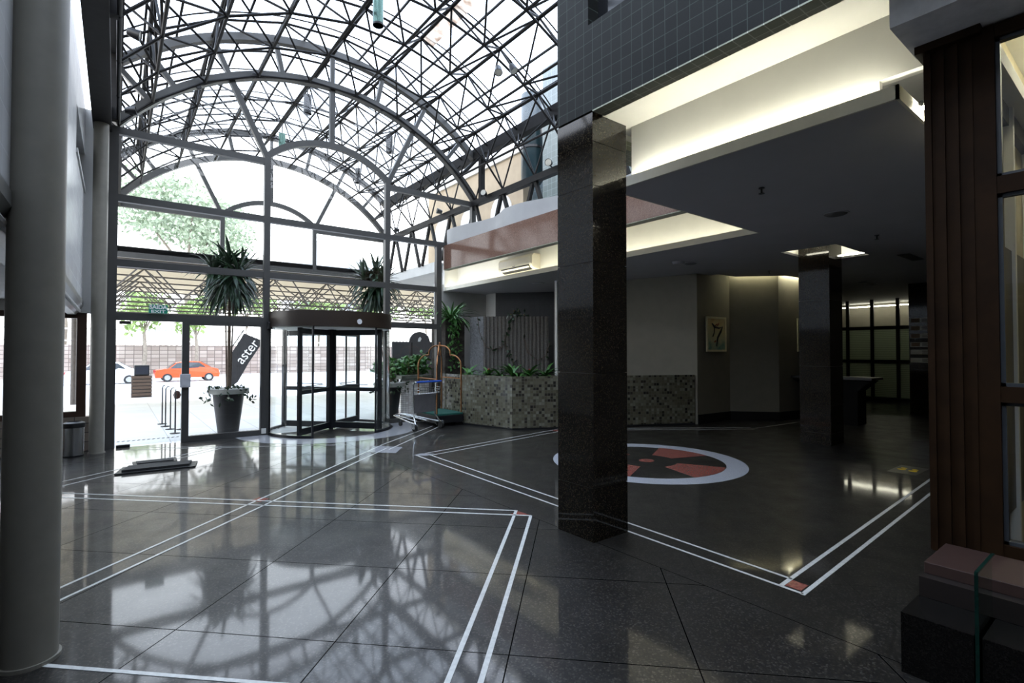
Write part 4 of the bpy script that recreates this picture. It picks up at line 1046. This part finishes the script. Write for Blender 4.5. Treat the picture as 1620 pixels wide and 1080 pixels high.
# feather banner
root = thing('feather_banner', 'dark feather banner with white lettering aster, leaning behind the nearer pot', 'banner', (2.55,16.6,-.004), math.radians(-30))
path = [(0,0,0),(0,0,1.2),(.10,0,1.75),(.42,0,2.25)]
b = MB(); b.tube(path, .014, 6); b.build('pole', blackm, root)
sail = plain('black_banner_cloth', (.022,.022,.024), .8, 0, .25, 6)
o_ = [(0,.55),(.02,1.1),(.10,1.60),(.42,2.15),(.95,1.93),(.55,1.30),(.26,.75)]
b = MB(); b.extr([(x,.012,z) for x,z in o_], (0,.012,0)); b.build('sail', sail, root)
text('aster', .40, wt, root, 'lettering', (.52,.004,1.62), (PI/2, -math.radians(52), 0), sx=.95)
MB().lathe([(.16,0),(.16,.04),(.03,.06),(.0001,.06)], n=18).build('foot', blackm, root)

# slatted bin with a black box
root = thing('litter_bin', 'brown slatted litter bin out on the bright pavement edge', 'bin', (.95,28.9,-.55)); bw = plain('brown_slat', (.10,.065,.045), .7)
b = MB()
for k in range(7): b.box(-.38,.38,-.36,.36,.02+k*.155,.14+k*.155)
b.build('slatted_side', bw, root); MB().box(-.34,.34,-.32,.32,.02,1.08).build('liner', blackm, root)
root = thing('bin_box', 'black box standing on top of the brown slatted litter bin', 'box', (.95,28.9,.54)); MB().box(-.28,.28,-.25,.25,0,.46).build('case', blackp, root, bevel=.02); MB().box(-.24,.24,-.27,-.25,.05,.40).build('front_panel', plain('dark_blue_panel', (.01,.015,.03), .4), root)

# ------------------------------------------------------------------ street canopy space frame
root = thing('canopy', 'wide street canopy of light steel lattice with a cream roof beyond the vault', 'canopy', (3,21,3.2)); L = Vector(root.location)
cs = plain('weathered_grey_steel', (.10,.09,.085), .5, 0, .2)
xs = [-9+1.75*k for k in range(15)]; ysb = [17.4+1.75*k for k in range(5)]; xt = [x+.875 for x in xs[:-1]]; yt = [16.55+1.75*k for k in range(6)]
ZB, ZT2 = 3.12, 4.02
dg = []
for y in ysb: rod(root, 'bottom_chord', Vector((xs[0],y,ZB))-L, Vector((xs[-1],y,ZB))-L, .026, cs)
for y in yt: rod(root, 'top_chord', Vector((xs[0],y,ZT2))-L, Vector((xs[-1],y,ZT2))-L, .026, cs)
for x in xs: rod(root, 'cross_bar', Vector((x,ysb[0],ZB))-L, Vector((x,ysb[-1],ZB))-L, .020, cs)
for y in ysb:
    for x in xs:
        for dx in (-.875,.875):
            for dy in (-.85,.9):
                q = (x+dx, y+dy, ZT2)
                if xs[0] <= q[0] <= xs[-1]: dg.append(((x,y,ZB), q))
dg.sort(key=lambda d: (Vector(d[0])-Vector((2.5,12,H))).length)
rest = MB()
for k, (p, q) in enumerate(dg):
    if k < 100: rod(root, 'diagonal_strut', Vector(p)-L, Vector(q)-L, .020, cs)
    else: rest.tube([Vector(p)-L, Vector(q)-L], .020, 5)
rest.build('diagonal_strut', cs, root)['kind'] = 'stuff'
t = NT('cream_canopy_sheet'); tl = t.n('ShaderNodeBsdfTranslucent'); tl.inputs[0].default_value = (.62,.55,.43,1); df = t.n('ShaderNodeBsdfDiffuse'); df.inputs[0].default_value = (.75,.70,.6,1)
mx = t.n('ShaderNodeMixShader'); mx.inputs[0].default_value = .35; t.l(tl.outputs[0], mx.inputs[1]); t.l(df.outputs[0], mx.inputs[2]); t.l(mx.outputs[0], t.out.inputs[0])
MB().box(-9.5-L.x,16-L.x,16.45-L.y,26-L.y,4.10-L.z,4.13-L.z).build('roof_sheet', t.m, root)
for x in (-8.5,-1.2,14.5): MB().tube([(x-L.x,24.4-L.y,-.3-L.z),(x-L.x,24.4-L.y,ZB-L.z)], .09, 10).build('post', white if 0 else cs, root)

# ------------------------------------------------------------------ street background
stw = tiles('pale_pink_stone_blocks', (1,0,0), (0,0,1), .62, .34, .05, [(0,(.26,.20,.17)),(1,(.42,.35,.31))], (.14,.11,.10), .9)
b = MB(); b.box(-40,70,56,56.6,-.55,2.2)
struct('wall_street', b, stw, 'pinkish stone block retaining wall across the street', 'wall')
root = thing('fence', 'white picket fence on top of the stone wall across the street', 'fence', (10,56.3,2.2))
b = MB()
for k in range(110): b.box(-22+k*.42,-22+k*.42+.16,-.03,.03,0,1.7)
b.build('pale', white, root); MB().box(-22,24.2,.03,.07,.3,.42).box(-22,24.2,.03,.07,1.3,1.42).build('rail', white, root)
def tree(label, x, y, z, h, R, n, seed, m, s=.5, fork=True):
    r = random.Random(seed); root = thing('street_tree', label, 'tree', (x,y,z), 0, 'trees across the street')
    b = MB(); b.tube([(0,0,0),(.1,0,h*.3),(.0,.05,h*.55)], [.20*h/8,.15*h/8,.11*h/8], 8)
    for k in range(4):
        a = r.uniform(0,6.28); b.tube([(.0,.05,h*.5),(R*.3*math.cos(a),R*.3*math.sin(a),h*.68),(R*.6*math.cos(a),R*.6*math.sin(a),h*.85)], [.09*h/8,.06*h/8,.03*h/8], 6)
    b.build('trunk', plain('pale_bark', (.26,.22,.18), .9, 0, .3, 6), root, smooth=True)
    b = MB()
    for k in range(7):
        a = 2*PI*k/7; cloud(b, r, (R*.5*math.cos(a),R*.5*math.sin(a),h*.78+r.uniform(-.12,.16)*h), (R*.5,R*.5,h*.2), n//7, s, .6)
    b.build('crown', m, root)
tree('slim pale tree across the street, seen through the left glass door', 1.9,54.0,-.55,7.5,1.9,700,41,leafl)
tree('second slim tree across the street, right of the first', 5.7,54.0,-.55,7.0,1.8,650,42,leafl)
tree('bushy tree over the stone wall at the far left of the street', -3.5,58,1.8,7.0,3.6,900,43,leafl)
tree('tree over the stone wall behind the banner', 10.5,58,1.8,6.5,3.6,900,44,leafl)
tree('tree over the stone wall behind the revolving door', 17.7,58,1.8,6.5,3.2,900,45,leafl)
tree('tree over the stone wall, seen above the drum of the revolving door', 24.4,58,1.8,6.5,3.1,900,46,leafl)
tree('tree at the right end of the street wall above the grey hoarding', 31,58,1.8,7.0,3.4,1000,47,leafl)
tree('rightmost street tree beside the outdoor planter', 40,53,-.55,8.0,4.0,800,48,leafl)
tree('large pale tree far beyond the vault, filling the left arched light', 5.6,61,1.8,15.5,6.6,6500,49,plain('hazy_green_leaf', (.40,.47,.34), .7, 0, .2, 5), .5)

def car(label, x, y, rz, body, seed):
    root = thing('car', label, 'car', (x,y,-.55), rz)
    side = [(-2.0,.30),(-2.05,.62),(-1.95,.86),(-1.25,.95),(-.75,1.38),(-.2,1.47),(.75,1.45),(1.45,1.02),(1.9,.90),(2.0,.55),(1.95,.30)]
    b = MB(); n = len(side); vs = []
    for yy, k in ((-.84,1),(-.70,1),(.70,1),(.84,1)):
        for px, pz in side:
            ins = .0 if abs(yy) < .8 else 1
            vs.append((px*(1 if not ins else .99), yy*(.86 if pz > 1.0 else 1), pz))
    fs = []
    for k in range(3):
        for i in range(n): j = (i+1)%n; fs.append((k*n+i, k*n+j, (k+1)*n+j, (k+1)*n+i))
    fs += [tuple(range(n-1,-1,-1)), tuple(range(3*n,4*n))]
    b.add(vs, fs); b.build('body', body, root, bevel=.03)
    wg = plain('car_glass', (.05,.06,.07), .1)
    for s in (-1,1):
        for poly in ([(-1.12,.97),(-.72,1.33),(-.24,1.40),(-.24,.98)],[(-.16,.98),(-.16,1.40),(.66,1.38),(1.12,1.0)]):
            MB().extr([(px, s*(.845 if pz < 1 else .735), pz) for px,pz in poly], (0,s*.008,0)).build('window', wg, root)
        for px in (-1.28,1.28):
            o = MB().lathe([(.0001,-.09),(.28,-.09),(.31,-.05),(.31,.05),(.28,.09),(.0001,.09)], n=24).build('wheel', plain('tyre', (.03,.03,.03), .8), root); o.rotation_euler = (PI/2,0,0); o.location = (px,s*.77,.31); wo = o
            o = MB().lathe([(.0001,-.095),(.18,-.095),(.18,.095),(.0001,.095)], n=16).build('wheel_rim', chrome, wo)
        MB().box(1.90,1.99,s*.45,s*.75,.62,.76).build('headlight', white, root); MB().box(-2.05,-1.97,s*.5,s*.78,.66,.84).build('tail_light', plain('red_lens', (.4,.02,.02), .3), root)
    MB().extr([(-1.24,-.66,.955),(-.78,-.62,1.37),(-.78,.62,1.37),(-1.24,.66,.955)], (-.02,0,.01)).build('rear_window', wg, root)
    MB().extr([(1.42,-.66,1.04),(.80,-.62,1.43),(.80,.62,1.43),(1.42,.66,1.04)], (.02,0,.01)).build('windscreen', wg, root)
    return root
car('white hatchback on the street, left of the slatted litter bin', -.55,43.6,0,plain('white_car_paint', (.75,.76,.78), .25, 0, .02),1)
car('orange-red hatchback on the street, right of the slatted litter bin', 4.2,44.6,0,plain('orange_red_car_paint', (.62,.085,.02), .25, 0, .05),2)
car('silver blue car on the street seen through the revolving door', 19.6,41.0,PI,plain('silver_blue_car_paint', (.25,.33,.42), .25, .3, .05),3)

# buildings at the right of the forecourt and beyond
crm = plain('cream_render', (.42,.33,.22), .8, 0, .1, 2)
root = thing('building', 'cream neighbouring building wall with tall niches, right of the forecourt vault', 'building', (8.9,17,0))
MB().box(0,.3,-6.0,-.55,4.19,7.2).build('wall', crm, root); MB().box(-.06,.3,-6.0,-.55,7.2,7.45).build('cornice', plain('pale_stone_trim', (.75,.72,.66), .7), root)
for k in range(3):
    y = -5.0+k*1.7
    b = MB(); b.extr([(-.04,y-.5,4.3),(-.04,y+.5,4.3)]+[(-.04,y+.5*math.cos(PI*i/10),5.7+.5*math.sin(PI*i/10)) for i in range(11)], (.05,0,0)); b.build('niche', plain('pale_niche', (.80,.78,.74), .7), root)
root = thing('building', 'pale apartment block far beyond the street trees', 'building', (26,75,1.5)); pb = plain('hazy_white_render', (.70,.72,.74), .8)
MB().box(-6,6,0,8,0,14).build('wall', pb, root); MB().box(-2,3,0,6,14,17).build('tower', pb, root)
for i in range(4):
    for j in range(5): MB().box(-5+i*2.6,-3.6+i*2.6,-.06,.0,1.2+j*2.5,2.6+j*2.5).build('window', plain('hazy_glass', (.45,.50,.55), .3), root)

# ------------------------------------------------------------------ lamps on the trusses
def cyl_lamp(label, p, m, h=.42, r=.085):
    root = thing('pendant_lamp', label, 'lamp', p)
    MB().lathe([(r,.0),(r,h),(.03,h+.02),(.0001,h+.02)], n=24).build('body', m, root, smooth=True)
    MB().lathe([(r*1.02,0),(r*1.02,.03),(r,.03)], n=24).build('trim_ring', blackm, root); MB().lathe([(.0001,.04),(r*.9,.03)], n=20).build('lens', chrome, root)
    MB().tube([(0,0,h+.02),(0,0,h+.24)], .012, 6).build('stem', blackm, root)
lg = plain('dark_lamp_body', (.05,.05,.055), .35, .3)
cyl_lamp('green and silver cylinder lamp hanging from the vault at the top of the picture', (3.32,7.86,6.93), plain('green_silver', (.10,.17,.145), .25, .8))
cyl_lamp('dark cylinder lamp hanging in the far vault, left of the middle strut', (3.32,11.75,6.92), lg)
cyl_lamp('dark cylinder lamp hanging in the far vault, right of the middle strut', (5.36,11.95,6.60), lg)
cyl_lamp('dark cylinder lamp hanging deep in the far vault behind the arched transom', (5.5,14.4,6.50), lg)
cyl_lamp('greenish cylinder lamp deep in the far vault left of the arched transom', (3.4,14.3,6.93), plain('green_silver', (.10,.17,.145), .25, .8))
def spot(label, p, d):
    root = thing('floodlight', label, 'spotlight', p); d = Vector(d).normalized()
    o = MB().lathe([(.0001,-.06),(.045,-.05),(.06,.0),(.075,.10),(.07,.10),(.055,.03),(.0001,.03)], n=20).build('head', blackm, root, smooth=True); o.rotation_mode = 'QUATERNION'; o.rotation_quaternion = d.to_track_quat('Z','Y')
    o = MB().lathe([(.0001,.085),(.068,.09)], n=20).build('lens', plain('pale_lens', (.6,.58,.5), .2), root); o.rotation_mode = 'QUATERNION'; o.rotation_quaternion = d.to_track_quat('Z','Y')
    MB().tube([(0,0,0),(.02,0,-.06),(.06,0,-.07)], .014, 6).build('bracket', blackm, root)
spot('black floodlight on the side truss beside the tiled pier', (7.02,7.80,5.50), (-1,-.5,-.2))
spot('black floodlight on the side truss at the facade corner', (7.02,10.15,5.44), (-1,-.6,.1))
spot('small floodlight on the outer side truss seen through the right light', (7.02,12.3,5.47), (-1,.3,.2))
spot('farthest floodlight on the outer side truss', (7.02,15.0,5.47), (-1,.3,.2))
spot('left head of the twin spotlight on the vault to the right', (5.30,7.24,6.62), (-.3,-.4,-1)); spot('right head of the twin spotlight on the vault to the right', (5.50,7.10,6.66), (.2,-.5,-1))
spot('black floodlight high on the left truss', (.12,8.6,5.95), (1,-.2,-.2)); spot('lower floodlight on the left truss near the facade', (.12,10.3,5.52), (1,-.2,.2))

# ------------------------------------------------------------------ daylight
w = bpy.data.worlds.new('sky'); S.world = w; w.use_nodes = True; nt = w.node_tree; nt.nodes.clear()
out = nt.nodes.new('ShaderNodeOutputWorld'); bg = nt.nodes.new('ShaderNodeBackground'); tc = nt.nodes.new('ShaderNodeTexCoord'); sx = nt.nodes.new('ShaderNodeSeparateXYZ'); cr = nt.nodes.new('ShaderNodeValToRGB')
nt.links.new(tc.outputs['Generated'], sx.inputs[0]); nt.links.new(sx.outputs[2], cr.inputs[0])
cr.color_ramp.elements[0].color = (1,.98,.95,1); cr.color_ramp.elements[1].color = (.66,.78,1,1); cr.color_ramp.elements[1].position = .75
nt.links.new(cr.outputs[0], bg.inputs[0]); bg.inputs[1].default_value = 5.0; nt.links.new(bg.outputs[0], out.inputs[0])
